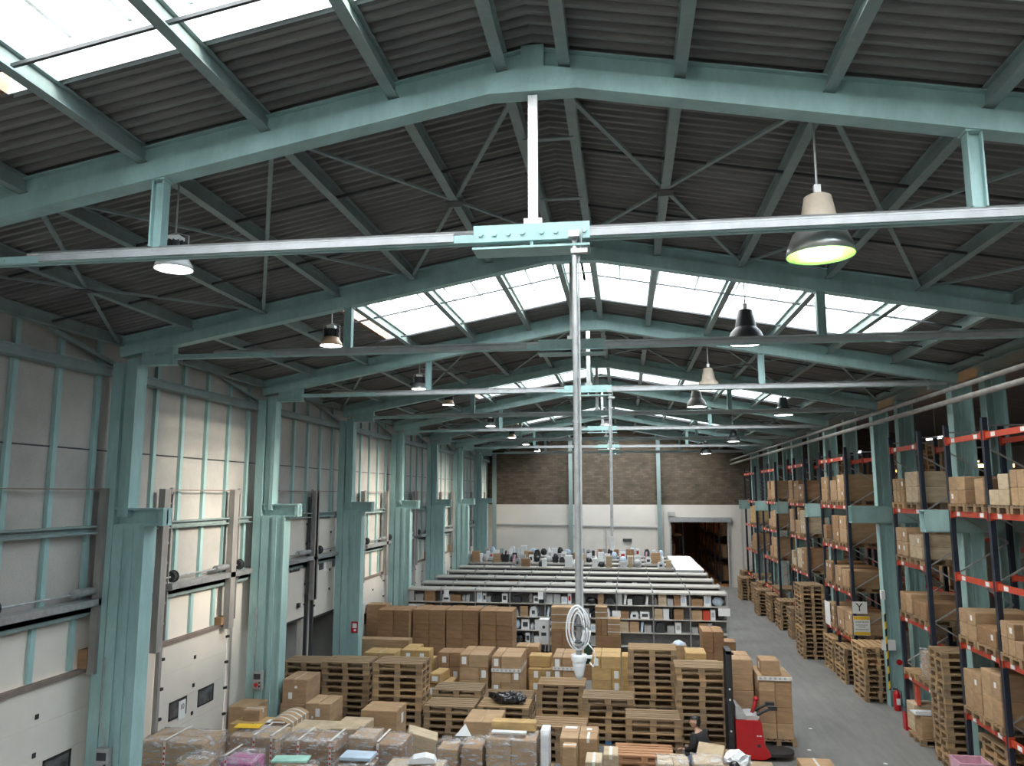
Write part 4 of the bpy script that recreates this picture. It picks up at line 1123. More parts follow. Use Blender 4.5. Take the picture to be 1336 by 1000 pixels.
# flat pale carton tops behind the wrapped ones
cf(-6.75, 15.55, 0, 0.80, 0.85, 1.02, 'wide pale carton behind the wrapped grey boxes', G1, mat='kraftpale', seam='y')
cf(-5.92, 15.75, 0, 0.62, 0.85, 1.06, 'pale carton beside the wide pale one, in front of the third stack', G1, mat='kraftpale', seam='y')
o = cf(-4.60, 16.10, 0.52, 0.62, 0.48, 0.38, 'tilted pale carton leaning among the wrapped loads', G1, mat='kraftpale', seam='x', rot=(0.05, 0.30, 0.25))
cf(-4.55, 16.0, 0, 0.6, 0.6, 0.42, 'carton below the tilted pale carton', G1, mat='kraft', seam='x')
cf(-3.44, 16.78, 0, 0.74, 0.95, 1.01, 'long brown carton in front of the black bag', G1, mat='kraft', seam='y', tape='tape')
# wrapped loads along the front
wrapped(-8.25, 14.35, 0, 1.25, 0.85, 1.22, 'big wrapped brown load nearest the dock door', seed=1, split=(1, 1, 3), band=[0.42])
wrapped(-7.10, 15.15, 0, 0.94, 0.75, 1.12, 'wrapped load with a yellow sheet on top', seed=2, split=(2, 1, 2), band=[0.55, 0.92])
tag(MB().box(-0.28, 0.22, -0.14, 0.14, 0, 0.004).build('yellow_sheet', 'yellow', None, (-7.36, 15.20, 1.195), 0.1), 'yellow paper sheet on the wrapped load at the left', 'sheet')
wrapped(-6.86, 13.95, 0, 0.58, 0.55, 1.10, 'wrapped magenta and brown goods in the left front', seed=3, split=(1, 1, 2), mat='magenta', band=[0.2])
wrapped(-7.52, 13.57, 0, 0.52, 0.46, 1.14, 'small wrapped brown load beside the magenta goods', seed=12, split=(1, 1, 2))
wrapped(-5.82, 14.72, 0, 0.98, 0.72, 1.20, 'wrapped pair of grey brown boxes with printed tape', seed=4, split=(2, 1, 2), mat='kraftdark', band=[0.32, 0.94])
wrapped(-5.86, 13.75, 0, 0.76, 0.55, 1.02, 'wrapped load with mint green board on top', seed=5, split=(1, 1, 2))
tag(MB().box(-0.32, 0.30, -0.16, 0.16, 0, 0.03).build('mint_board', 'mint', None, (-5.86, 13.75, 1.09), 0.15), 'mint green flat board on a wrapped load at the front', 'board')
wrapped(-4.91, 14.95, 0, 0.46, 0.62, 1.24, 'shiny crumpled wrapped parcel between grey boxes', seed=6, split=(1, 1, 2))
wrapped(-4.36, 14.95, 0, 0.46, 0.72, 1.16, 'wrapped grey brown box with a label on its front corner', seed=7, split=(1, 1, 2), mat='kraftdark', band=[0.04])
wrapped(-4.78, 14.10, 0, 0.62, 0.52, 1.00, 'dark wrapped box with blue and magenta printed edge', seed=8, split=(1, 1, 1), mat='kraftdark', band=[0.9])
tag(MB().box(-0.28, 0.28, -0.2, 0.2, 0, 0.05).build('printed_box', 'palebue', None, (-4.78, 14.12, 1.07)), 'flat pale blue printed box on the dark wrapped box', 'box')
wrapped(-3.75, 14.15, 0, 1.0, 0.62, 0.98, 'low wrapped pale cartons with a white bag on top', seed=10, split=(2, 1, 2), mat='kraftpale')
m = MB().prism([(-0.24, 0), (0.24, 0), (0.20, 0.07), (0.05, 0.11), (-0.16, 0.08)], (0, -0.14, 0), (0, 0.14, 0))
tag(m.build('white_bag', 'whiteplastic', None, (-3.62, 14.15, 1.045), 0.2), 'white flat bag on the low wrapped pale cartons', 'bag')
wrapped(-3.46, 15.62, 0, 0.40, 0.52, 0.95, 'left one of the wrapped pair with a white paper peak', seed=13, split=(1, 1, 2))
wrapped(-2.98, 15.62, 0, 0.40, 0.58, 1.00, 'right one of the wrapped pair with a white paper peak', seed=14, split=(1, 1, 2))
m = MB().add([(-0.16, 0, 0), (0.16, 0.02, 0), (0.02, 0.10, 0.20), (-0.16, 0.012, 0), (0.16, 0.032, 0), (0.02, 0.112, 0.20)], [(0, 1, 2), (5, 4, 3), (0, 3, 4, 1), (1, 4, 5, 2), (2, 5, 3, 0)])
tag(m.build('paper_sheet', 'paper', None, (-3.20, 15.60, 1.06)), 'white paper sheet standing up on the wrapped pair', 'paper')
wrapped(-2.24, 15.72, 0, 0.95, 0.66, 1.10, 'large wrapped brown load under a long yellow carton', seed=15, split=(2, 1, 2))
carton(-2.24, 15.85, 1.165, 0.86, 0.26, 0.16, 'long yellow carton lying on the wrapped brown load', G1, 'kraftyellow', 'x', slip=None)
tag(MB().box(-0.33, 0.33, -0.08, 0.08, 0, 0.03).build('white_strip', 'whiteplastic', None, (-2.30, 15.58, 1.165)), 'white foam strip before the long yellow carton', 'foam')
bm = bmesh.new(); bmesh.ops.create_cube(bm, size=1); bmesh.ops.subdivide_edges(bm, edges=bm.edges, cuts=5, use_grid_fill=True)
for v in bm.verts:
    x, y, z = v.co; k = 1-0.12*((2*x)**2+(2*y)**2)*0.4
    v.co = Vector((x*0.17*k+0.012*math.sin(19*z), y*0.5*k, (z+0.5)*0.72+0.015*math.sin(11*y)))
me = bpy.data.meshes.new('foam_roll'); bm.to_mesh(me); bm.free(); me.materials.append(M['whiteplastic']); me.polygons.foreach_set('use_smooth', [True]*len(me.polygons))
tag(link('foam_block', me, None, (-1.61, 15.70, 0.535)), 'white wrapped foam block standing right of the brown load', 'foam')
carton(-1.60, 15.72, 0, 0.22, 0.6, 0.515, 'narrow carton under the white foam block', G1, 'kraft', 'y')
# four brown cartons with a narrow one before them
zt = 0.0
for j, (dx, dy) in enumerate(((0, 0), (0.365, 0), (0, 0.42), (0.365, 0.42))):
    nm = ('front left', 'front right', 'rear left', 'rear right')[j]
    cf(-1.36+dx, 15.92+dy, 0, 0.355, 0.41, 0.50, f'{nm} lower carton of the block of four with stickers on top', G1, mat='kraft', seam='y')
    cf(-1.36+dx, 15.92+dy, 0.505, 0.355, 0.41, 0.52, f'{nm} upper carton of the block of four with stickers on top', G1, mat='kraft', seam='y', tape='cleartape' if j == 1 else None, slip=[('top', 0.0, 0.06, 0.24, 0.14)] if j == 2 else [('top', 0.0, 0.0, 0.10, 0.12)] if j == 3 else None)
cf(-1.27, 15.45, 0, 0.25, 0.28, 1.0, 'tall narrow carton standing before the block of four', G1, mat='kraft', seam='x', tape='cleartape')
cf(-0.83, 15.05, 0, 0.30, 0.55, 0.88, 'pale carton left of the reddish pallets at the front', G1, mat='kraftpale', seam='y', tape='cleartape')
cf(-0.51, 15.30, 0, 0.27, 0.50, 0.94, 'pale taped carton right beside the first pale one', G1, mat='kraftpale', seam='y', tape='cleartape')
wrapped(0.74, 15.25, 0, 0.56, 0.5, 0.92, 'wrapped pale cartons in the front, left half', seed=16, split=(2, 1, 2), mat='kraftpale')
wrapped(1.36, 15.30, 0, 0.52, 0.5, 0.94, 'wrapped pale cartons in the front, right half', seed=17, split=(1, 1, 2), mat='kraftpale')
bm = bmesh.new(); bmesh.ops.create_icosphere(bm, subdivisions=3, radius=1)
rr = random.Random(5)
for v in bm.verts: v.co = Vector((v.co.x*0.24, v.co.y*0.2, (v.co.z*0.5+0.5)*0.30))*(1+rr.uniform(-0.13, 0.13))
me = bpy.data.meshes.new('crumpled_film'); bm.to_mesh(me); bm.free(); me.materials.append(M['whiteplastic'])
o = tag(link('crumpled_film', me, None, (1.92, 15.55, 0.72)), 'crumpled white plastic film by the tilted carton', 'plastic film')
MB().lathe([(0.001, 0), (0.09, 0), (0.10, 0.10), (0.06, 0.16), (0.001, 0.17)], (-0.08, -0.17, 0.02), 12).build('black_bag_end', 'blackgloss', o, smooth=True)
carton(1.92, 15.55, 0, 0.5, 0.5, 0.715, 'carton under the crumpled white film', G1, 'kraft', 'x')
carton(1.50, 16.35, 0.47, 0.50, 0.62, 0.30, 'tilted pale carton right beside the crouching person', G1, 'kraftpale', 'y', rot=(0.42, 0.05, -0.25))
carton(1.45, 16.45, 0, 0.75, 0.55, 0.30, 'carton below the tilted one by the crouching person', G1, 'kraft', 'x', far=True)
cf(0.74, 16.2, 0, 0.30, 0.4, 0.62, 'pale small carton left of the tilted one by the person', G1, mat='kraftpale', seam='x')
cf(1.80, 16.95, 0, 0.34, 0.40, 0.52, 'brown open ended carton before the red stacker', G1, mat='kraft', seam='y')
cf(2.22, 17.72, 0, 0.72, 0.45, 0.06, 'flat cardboard on the floor before the red stacker', G1, mat='kraftpale', seam='x')
cf(3.33, 17.00, 0, 0.66, 0.55, 0.36, 'carton on the floor alone at the aisle corner', G1, mat='kraft', seam='y', tape='cleartape')
carton(6.28, 16.55, 0, 0.6, 0.5, 0.42, 'carton under the pale pink crate at the nearest rack', G1, 'kraft', 'x')
tag(MB().box(-0.28, 0.28, -0.24, 0.24, 0, 0.02).box(-0.28, 0.28, -0.24, -0.22, 0.02, 0.34).box(-0.28, 0.28, 0.22, 0.24, 0.02, 0.34).box(-0.28, -0.26, -0.22, 0.22, 0.02, 0.34).box(0.26, 0.28, -0.22, 0.22, 0.02, 0.34).box(-0.30, 0.30, -0.26, -0.24, 0.29, 0.34).box(-0.30, 0.30, 0.24, 0.26, 0.29, 0.34).build('pink_crate', 'pink', None, (6.28, 16.55, 0.425)), 'pale pink crate on a carton by the nearest rack', 'crate')

# pallets of cartons behind the stacks
G2 = 'labelled yellow cartons behind the pallet stacks'
def block(xl, yf, z, cols, rows, tiers, cw, cd, ch, desc, mat, group, seam='y', slips=0.6, gap=0.008, top_miss=(), buried=0):
    for k in range(tiers):
        for i in range(cols):
            nj = rows if k == tiers-1 else 1; cdd = cd*rows/nj
            for j in range(nj):
                if k == tiers-1 and (i, j) in top_miss: continue
                hn = '' if cols == 1 else ['left ', 'right '][i] if cols == 2 else f'{nth(i+1)} '
                vn = '' if tiers == 1 else ['bottom', 'top'][k] if tiers == 2 else 'top' if k == tiers-1 else f'{nth(tiers-k)} from top'
                rn = '' if nj == 1 else ['front', 'rear'][j] if rows == 2 else f'{nth(j+1)} row'
                sl = [('front', R.uniform(-.04, .04), ch*0.5, 0.12, 0.17)] if j == 0 and R.random() < slips else None
                carton(xl+(i+0.5)*cw, yf+(j+0.5)*cdd, z+k*ch, cw-gap, cdd-gap, ch-0.003, ' '.join(f'{hn}{rn} carton, {vn} tier, {desc}'.split()), group, mat, seam, rz=R.uniform(-.012, .012), slip=sl, far=k < buried)
def labelled(xl, yf, desc, tiers, ch, mat, mirror=()):
    """each tier: one narrow labelled carton end beside one wide carton"""
    z = stack(xl+0.385, yf+0.62, 1, PI/2, f'the pile carrying {desc}', group='floor pallets')
    for k in range(tiers):
        a = 0.24; b = 0.52; tn = 'top' if k == tiers-1 else f'{nth(tiers-k)} from top'
        xa, xb = (xl, xl+a+0.01) if k not in mirror else (xl+b+0.01, xl)
        nj = 2 if k == tiers-1 else 1; dd = 1.24/nj
        for j in range(nj):
            rn = ('front ', 'rear ')[j] if nj == 2 else ''
            carton(xa+a/2, yf+(j+0.5)*dd, z, a, dd-0.02, ch-0.004, f'narrow {rn}carton, {tn} tier, {desc}', G2, mat, 'y', slip=[('front', 0, ch*0.52, 0.12, 0.19)] if j == 0 else None, far=k == 0)
            carton(xb+b/2, yf+(j+0.5)*dd, z, b, dd-0.02, ch-0.004, f'wide {rn}carton, {tn} tier, {desc}', G2, mat, 'y', far=k == 0)
        z += ch
    return z
labelled(-4.46, 21.20, 'yellow block left of the taped block', 4, 0.33, 'kraft', (1, 2))
z = labelled(-3.58, 21.08, 'yellow block with green white tape', 4, 0.33, 'kraft', (2,))
def banding(x, y, z, w_, d_, lab):
    m = MB().box(-w_/2, w_/2, -0.004, 0, -0.045, 0.045).box(w_/2, w_/2+0.004, 0, d_, -0.045, 0.045)
    o = tag(m.build('printed_band', 'cleartape', None, (x, y, z)), lab, 'tape band', 'printed tape bands')
    m = MB()
    n = int(w_/0.11)
    for k in range(n): m.cyl((-w_/2+0.06+k*0.11, -0.0042, 0), (-w_/2+0.06+k*0.11, -0.006, 0), 0.03, 10)
    m.build('band_print', 'greyplastic', o)
banding(-3.195, 21.07, 1.12, 0.78, 1.2, 'green white printed tape band round the yellow block in mid hall')
labelled(-2.02, 21.60, 'block behind the hanging hose', 4, 0.31, 'kraft')
banding(-1.63, 21.59, 1.10, 0.78, 1.2, 'printed tape band round the block behind the hose')
labelled(-1.00, 21.85, 'block right of the hanging hose', 4, 0.31, 'kraftyellow', (1, 2))
cf(-0.20, 22.0, 0, 0.24, 0.6, 1.38, 'upright narrow carton between the hose block and tallest stack', G2, mat='kraftyellow', seam='y')
block(-2.76, 22.3, 0.0, 2, 2, 3, 0.37, 0.5, 0.31, 'low yellow pile between taped block and hose', 'kraftyellow', G2)
cf(-2.76, 22.5, 0.935, 0.60, 0.5, 0.29, 'single carton on the low yellow pile by the hose', G2, mat='kraftyellow', seam='x')
block(-6.42, 22.4, 0.0, 2, 2, 4, 0.42, 0.5, 0.325, 'yellow pile behind the third stack', 'kraftyellow', G2, top_miss=((1, 1),), buried=2)
block(-5.42, 22.75, 0.0, 2, 1, 3, 0.34, 0.7, 0.40, 'dull brown pile beside the yellow pile', 'kraftdark', G2, buried=1)
carton(-4.98, 21.15, 0.80, 0.30, 0.75, 0.24, 'long yellow carton lying askew by the low stack', G2, 'kraftyellow', 'y', rz=-0.12, slip=[('front', 0, 0.12, 0.16, 0.12)])
block(-5.28, 20.85, 0.0, 2, 1, 2, 0.34, 0.8, 0.395, 'low yellow pile under the askew carton', 'kraftyellow', G2, buried=1)
cf(-3.24, 23.3, 0, 0.66, 0.6, 1.0, 'carton under the seamed carton behind the taped block', G2, mat='kraftdark', seam='y')
cf(-3.24, 23.3, 1.005, 0.66, 0.6, 0.32, 'seamed carton on its own behind the taped block', G2, mat='kraft', seam='y', tape='tape')
# the wall of identical brown cartons
G3 = 'wall of identical brown cartons'
for j, (xl, yf, nm) in enumerate(((-8.10, 25.45, 'leftmost'), (-6.98, 25.7, 'second'), (-5.88, 25.75, 'third'), (-4.76, 25.7, 'rightmost'))):
    stack(xl+0.54, yf+0.52, 1, PI/2, f'the {nm} pile in the wall of brown cartons', group='floor pallets', simple=True)
    block(xl, yf, PH, 2, 2, 4, 0.535, 0.52, 0.45, f'{nm} pile of the brown carton wall', 'kraftdark', G3, slips=0, buried=1)
cf(-8.85, 26.6, 0, 0.70, 0.55, 1.95, 'lone tall carton behind the brown carton wall near the columns', G3, mat='kraft', seam='x')
cf(-8.72, 23.9, 0.0, 2.12, 0.42, 1.30, 'very long brown carton lying before the carton wall', G3, mat='kraft', seam='x')
cf(-7.70, 23.0, 0, 0.92, 0.80, 1.08, 'flat yellow carton just before the very long carton', G2, mat='kraftyellow', seam='y', tape='tape')
# tall and strapped cartons by the shelving
G4 = 'tall cartons before the shelving'
for j in range(2): cf(-2.46+j*0.36, 25.85, 0, 0.355, 0.5, 1.40, f'{("left", "right")[j]} tall brown carton of the pair before the shelving', G4, mat='kraftdark', seam='y')
for j in range(3): cf(-2.46, 25.86, 1.405+j*0.23, 0.715, 0.5, 0.222, f'{("lowest", "middle", "topmost")[j]} strapped flat carton on the tall pair', G4, mat='kraft', seam='y')
def straps(x, y, z, w_, zs, lab):
    m = MB()
    for q in zs: m.box(0, w_, -0.004, 0, q, q+0.018)
    tag(m.build('strapping', 'paper', None, (x, y, z)), lab, 'strapping', 'white straps')
straps(-2.46, 25.855, 1.405, 0.715, (0.21, 0.44), 'white straps round the flat cartons on the tall pair')
cf(-1.06, 26.1, 0, 0.80, 0.5, 1.20, 'wide brown carton under the strapped cartons right of the bars', G4, mat='kraftdark', seam='x')
for j in range(2): cf(-1.06+j*0.19, 26.12, 1.205, 0.185, 0.45, 0.50, f'{("left", "right")[j]} upright strapped carton right of the metal bars', G4, mat='kraftdark', seam='y')
for j in range(2): cf(-0.67, 26.12, 1.205+j*0.26, 0.40, 0.45, 0.255, f'{("lower", "upper")[j]} strapped carton right of the upright pair', G4, mat='kraft', seam='x')
for j in range(2): cf(-1.06, 26.12, 1.71+j*0.19, 0.38, 0.45, 0.185, f'{("lower", "upper")[j]} flat strapped carton on the upright pair', G4, mat='kraft', seam='x')
straps(-0.67, 26.115, 1.205, 0.40, (0.10, 0.33), 'white straps round the cartons right of the upright pair')
straps(-1.06, 26.115, 1.71, 0.38, (0.02, 0.20), 'white straps round the top flat cartons by the bars')
for j in range(6):
    o = MB().tube([(0, 0, 0), (0, 0, 1.75), (0.0, 0.05, 1.82), (0, 0.30, 1.82)], 0.018, 8).build('metal_bar', 'alu', None, (-1.60+j*0.075, 26.05+j*0.02, 0.0), 0.0)
    tag(o, f'{nth(j+1)} upright bent metal bar from the left, before the shelving', 'metal bar', 'upright metal bars')
o = tag(MB().lathe([(0.001, 0), (0.15, 0), (0.19, 0.55), (0.20, 0.60), (0.17, 0.60), (0.16, 0.05), (0.001, 0.05)], n=18).build('green_bin', 'green', None, (-1.36, 25.55, 0.45), smooth=True), 'dark green bin behind the hanging hose', 'bin')
carton(-1.36, 25.55, 0, 0.5, 0.5, 0.445, 'carton under the dark green bin', G4, 'kraftdark', 'x')
o = tag(empty('appliance', (-2.72, 26.3, 0)), 'white upright appliance left of the tall brown pair', 'appliance')
MB().box(-0.16, 0.16, -0.2, 0.2, 0.9, 1.65).box(-0.14, 0.14, -0.22, -0.2, 1.0, 1.55).build('housing', 'whiteplastic', o)
MB().cyl((0, -0.22, 1.42), (0, -0.235, 1.42), 0.05, 12).box(-0.08, 0.08, -0.235, -0.22, 1.15, 1.25).build('control_knob', 'darksteel', o)
m = MB()
for x in (-0.14, 0.14):
    for y in (-0.15, 0.15): m.bar((x, y, 0), (x, y, 0.9), 0.03)
m.build('stand_frame', 'alu', o)
# right of the tallest stack
G5 = 'cartons between tall stacks and shelving, aisle side'
block(2.10, 23.95, 0, 2, 2, 3, 0.30, 0.5, 0.585, 'tall pile by the shelving end at the aisle', 'kraftdark', G5, slips=0, buried=1)
cf(2.76, 24.7, 0, 0.36, 0.6, 1.35, 'single carton right of the tall pile at the aisle', G5, mat='kraftdark', seam='x')
cf(1.52, 22.45, 0, 0.54, 0.8, 1.12, 'carton under the yellow flat box right of the tallest stack', G5, mat='kraft', seam='x')
cf(1.52, 22.45, 1.125, 0.54, 0.8, 0.30, 'yellow flat box right of the tallest stack', G5, mat='kraftyellow', seam='x')
cf(1.72, 21.60, 0, 0.62, 0.75, 1.28, 'pale flat topped carton behind the tall stack by the stacker', G5, mat='kraftpale', seam='x')
# open carton
t = tag(empty('open_carton', (1.40, 23.58, 0)), 'open brown carton with grey cloth heaped on it', 'box', G5)
m = MB()
for a in (-1, 1): m.box(a*0.20-0.005, a*0.20+0.005, -0.22, 0.22, 0, 1.45); m.box(-0.20, 0.20, a*0.22-0.005, a*0.22+0.005, 0, 1.45)
m.box(-0.2, 0.2, -0.22, 0.22, 0, 0.01); m.build('carton_walls', 'kraft', t)
bm = bmesh.new(); bmesh.ops.create_icosphere(bm, subdivisions=3, radius=1)
for v in bm.verts:
    x, y, z = v.co; k = 1+0.15*math.sin(9*x)*math.sin(8*y); v.co = Vector((x*0.19*k, y*0.2*k, 1.40+z*0.15*k))
me = bpy.data.meshes.new('grey_cloth'); bm.to_mesh(me); bm.free(); me.materials.append(M['palebue']); me.polygons.foreach_set('use_smooth', [True]*len(me.polygons))
link('cloth', me, t)
# carton towers by the aisle
G6 = 'carton towers by the red stacker'
stack(3.335, 20.05, 1, PI/2, 'the aisle tower with printed tape', group='floor pallets')
block(2.93, 19.47, PH, 2, 2, 4, 0.37, 0.57, 0.345, 'aisle tower with printed tape', 'kraft', G6, slips=0)
banding(3.30, 19.45, 1.48, 0.765, 1.14, 'printed tape band round the top of the aisle tower')
cf(3.02, 19.55, PH+1.385, 0.42, 0.60, 0.32, 'single carton with a white sticker atop the aisle tower', G6, mat='kraft', seam='x', slip=[('left', 0.05, 0.16, 0.10, 0.14)])
block(2.36, 20.0, 0, 1, 2, 5, 0.54, 0.55, 0.355, 'tower behind the stacker mast', 'kraft', G6, slips=0, buried=1)
for j in range(3):
    tag(MB().lathe([(0.001, 0), (0.05, 0), (0.035, 0.006), (0.001, 0.008)], n=7).build('paper_scrap', 'paper', None, ((3.95, 19.3, 0.0), (4.35, 21.0, 0.0), (5.35, 18.6, 0.0))[j]), ('white paper scrap on the aisle floor beside the carton tower', 'white paper scrap on the aisle floor farther on', 'white paper scrap on the floor in mid aisle')[j], 'scrap')

# ------------------------------------------------------------------ red pedestrian stacker
s = tag(empty('pallet_stacker', (2.22, 18.30, 0)), 'red electric pallet stacker with a black mast beside tall pallets', 'stacker truck')
m = MB()
m.prism([(0.03, 0.05), (0.62, 0.05), (0.74, 0.12), (0.72, 0.20), (0.62, 0.30), (0.57, 0.80), (0.52, 0.84), (0.06, 0.84), (0.03, 0.80)], (0, 0, 0), (0, 0.72, 0))
bd = m.build('body', 'red', s)
MB().box(0.40, 0.405, -0.003, 0, 0.10, 0.82).box(0.46, 0.53, -0.004, 0, 0.30, 0.36).build('panel_gap', 'black', bd)
MB().box(0.46, 0.49, -0.004, 0, 0.52, 0.545).box(0.51, 0.56, -0.004, 0, 0.52, 0.545).build('maker_mark', 'paper', bd)
m = MB().prism([(0.04, 0.84), (0.50, 0.84), (0.54, 0.90), (0.40, 0.93), (0.26, 0.92), (0.10, 1.10), (0.04, 1.14)], (0, 0.06, 0), (0, 0.64, 0))
m.box(0.06, 0.22, 0.02, 0.08, 0.86, 0.98)
m.build('dashboard', 'greyplastic', s)
m = MB()
for y in (0.03, 0.55): m.box(-0.12, -0.02, y, y+0.10, 0.03, 2.26); m.box(-0.06, 0.0, y+0.03, y+0.07, 0.05, 2.22)
m.box(-0.12, 0.0, 0.03, 0.65, 2.20, 2.27).box(-0.12, -0.02, 0.10, 0.60, 1.1, 1.17).box(-0.13, 0.01, 0.03, 0.65, 0.03, 0.12)
m.cyl((-0.07, 0.22, 0.1), (-0.07, 0.22, 1.9), 0.035, 10); m.cyl((-0.07, 0.44, 0.1), (-0.07, 0.44, 1.9), 0.035, 10)
m.box(0.0, 0.06, 0.20, 0.30, 2.16, 2.20)
mm = m.build('mast', 'black', s)
m = MB()
for z in (1.25, 1.47, 0.6): m.cyl((-0.07, 0.03, z), (-0.07, 0.022, z), 0.022, 10)
m.build('mast_roller', 'paper', mm)
for y in (0.12, 0.50):
    MB().box(-1.05, -0.10, y-0.08, y+0.08, 0.03, 0.09).build('fork', 'darksteel', s)
m = MB().tube([(0.42, 0.36, 0.92), (0.48, 0.36, 1.04), (0.52, 0.36, 1.20)], 0.04, 10).lathe([(0.001, 0), (0.055, 0.01), (0.06, 0.05), (0.03, 0.09), (0.001, 0.09)], (0.52, 0.36, 1.17), 12)
m.build('tiller', 'red', s, smooth=True)
for y in (0.18, 0.54):
    m = MB().tube([(0.50, y, 0.92), (0.62, y, 0.98), (0.78, y, 1.06), (0.92, y, 1.08)], 0.032, 8)
    m.box(0.74, 0.93, y-0.05, y+0.05, 1.03, 1.11)
    m.build('side_arm', 'black', s)
m = MB(); n = 16
pts = [(0.70, 0.05)] + [(0.95+0.33*math.cos(a), 0.36+0.31*math.sin(a)) for a in (-PI/2+PI*k/n for k in range(n+1))] + [(0.70, 0.67)]
vs = [(x, y, 0.10) for x, y in pts] + [(x, y, 0.16) for x, y in pts]; k = len(pts)
m.add(vs, [(i, (i+1) % k, k+(i+1) % k, k+i) for i in range(k)] + [tuple(range(k-1, -1, -1)), tuple(range(k, 2*k))])
m.build('foot_platform', 'black', s)
for x, y in ((0.30, 0.36), (-0.9, 0.12), (-0.9, 0.50), (0.85, 0.36)):
    MB().cyl((x, y-0.05, 0.05), (x, y+0.05, 0.05), 0.05, 14).build('wheel', 'black', s)
# ------------------------------------------------------------------ shelving rows with small goods
SX0, SBW, SN = -8.03, 1.27, 9
ROWY = [28.75, 30.75, 33.0, 35.3, 37.6, 39.9, 42.2, 44.5]
SLEV = [0.40, 0.87, 1.33, 1.80]
def shelving(y, nb, lab):
    r = tag(empty('shelving_unit', (SX0, y, 0)), lab, 'shelving', 'rows of grey shelving')
    L = nb*SBW
    for k in range(nb+1):
        for yy in (0.0, 0.76):
            MB().box(k*SBW-0.018, k*SBW+0.018, yy, yy+0.03, 0, 2.30).build('post', 'galv', r)
        MB().box(k*SBW-0.012, k*SBW+0.012, 0.0, 0.79, 2.255, 2.285).build('cross_bar', 'galv', r)
    for z in SLEV:
        MB().box(0, L, 0.0, 0.78, z-0.03, z).build('shelf', 'shelf', r)
    for k in range(nb):
        MB().box(k*SBW+0.02, (k+1)*SBW-0.02, -0.02, 0.80, 2.19, 2.25).build('top_panel', 'shelf', r)
    MB().box(0, L, 0.42, 0.44, 0.1, 2.18).build('gap_shade_sheet', 'gapshade', r)  # added dark sheet painting the shade behind goods; the shelves are open-backed
    return r
for k, y in enumerate(ROWY):
    shelving(y, SN if k < 4 else SN-1, f'long grey shelving row full of small goods, {nth(k+1)} from the front')
# goods
def small_box(w_, d_, h_, mat, win=None):
    m = MB().box(-w_/2, w_/2, -d_/2, d_/2, 0, h_-0.004).box(-w_/2+.003, w_/2-.003, -d_/2+.003, -0.003, h_-0.004, h_).box(-w_/2+.003, w_/2-.003, 0.003, d_/2-.003, h_-0.004, h_)
    if win: m.box(-w_*0.32, w_*0.32, -d_/2-0.002, -d_/2, h_*0.3, h_*0.75, 1)
    return m.mesh('box', [mat, win or mat])
GOODS = {}
def good(kind, w_, h_, mat, win=None):
    key = (kind, round(w_, 2), round(h_, 2), mat, win)
    if key in GOODS: return GOODS[key]
    if kind in ('carton', 'product_box'): me = small_box(w_, 0.32, h_, mat, win)
    elif kind == 'basket':
        m = MB(); a, b = w_/2, 0.17
        for (x, y, s_, t_) in ((0, 0, 1, 1),):
            o_ = [(-a*.8, -b*.8, 0), (a*.8, -b*.8, 0), (a*.8, b*.8, 0), (-a*.8, b*.8, 0), (-a, -b, h_), (a, -b, h_), (a, b, h_), (-a, b, h_)]
            i_ = [(x*.9, y*.9, max(z, .02)) for x, y, z in o_]
            m.add(o_+i_, [(0, 1, 5, 4), (1, 2, 6, 5), (2, 3, 7, 6), (3, 0, 4, 7), (3, 2, 1, 0), (4, 5, 13, 12), (5, 6, 14, 13), (6, 7, 15, 14), (7, 4, 12, 15), (8, 12, 13, 9), (9, 13, 14, 10), (10, 14, 15, 11), (11, 15, 12, 8), (8, 9, 10, 11)])
        m.box(-a*1.04, a*1.04, -b*1.04, -b*.98, h_-.03, h_)
        me = m.mesh('basket', mat)
    elif kind == 'bag':
        bm = bmesh.new(); bmesh.ops.create_icosphere(bm, subdivisions=2, radius=1)
        for v in bm.verts:
            x, y, z = v.co; k = 1+0.14*math.sin(8*x+1)*math.sin(7*y)
            v.co = Vector((x*w_/2*k, y*0.17*k, max(0, (z*0.5+0.46)*h_*k)))
        me = bpy.data.meshes.new('bag'); bm.to_mesh(me); bm.free(); me.materials.append(M[mat])
        me.polygons.foreach_set('use_smooth', [True]*len(me.polygons))
    elif kind == 'canister':
        r = w_/2
        m = MB().lathe([(0.001, 0), (r, 0), (r, h_*0.68), (r*0.45, h_*0.82), (r*0.35, h_*0.85), (r*0.35, h_*0.97), (0.001, h_)], n=12)
        me = m.mesh('canister', mat, True)
    elif kind == 'appliance':
        m = MB().prism([(-w_/2, 0), (w_/2, 0), (w_/2*.9, h_*.75), (w_*.2, h_), (-w_*.35, h_*.9), (-w_/2, h_*.5)], (0, -0.14, 0), (0, 0.14, 0))
        m.box(-w_*.22, w_*.18, -0.145, -0.14, h_*.25, h_*.6, 1).tube([(w_*.45, 0, h_*.2), (w_*.62, 0, h_*.4), (w_*.45, 0, h_*.65)], 0.012, 5)
        me = m.mesh('appliance', [mat, 'darksteel'])
    else:                                              # folder: thin leaning pack
        m = MB().box(-w_/2, w_/2, -0.15, 0.15, 0, h_-0.02, 0, Matrix.Translation((-0.01, 0, 0.008)) @ Matrix.Rotation(0.12, 4, 'Y'))
        me = m.mesh('folder', mat)
    GOODS[key] = me
    return me
CNAME = {'kraft': 'brown', 'kraftdark': 'dark brown', 'kraftpale': 'pale brown', 'whiteplastic': 'white', 'paper': 'white', 'black': 'black', 'greyplastic': 'grey', 'pink': 'pink', 'lime': 'lime green', 'red': 'red', 'orange': 'orange', 'palebue': 'pale blue', 'darksteel': 'dark grey', 'blackgloss': 'shiny black', 'yellow': 'yellow'}
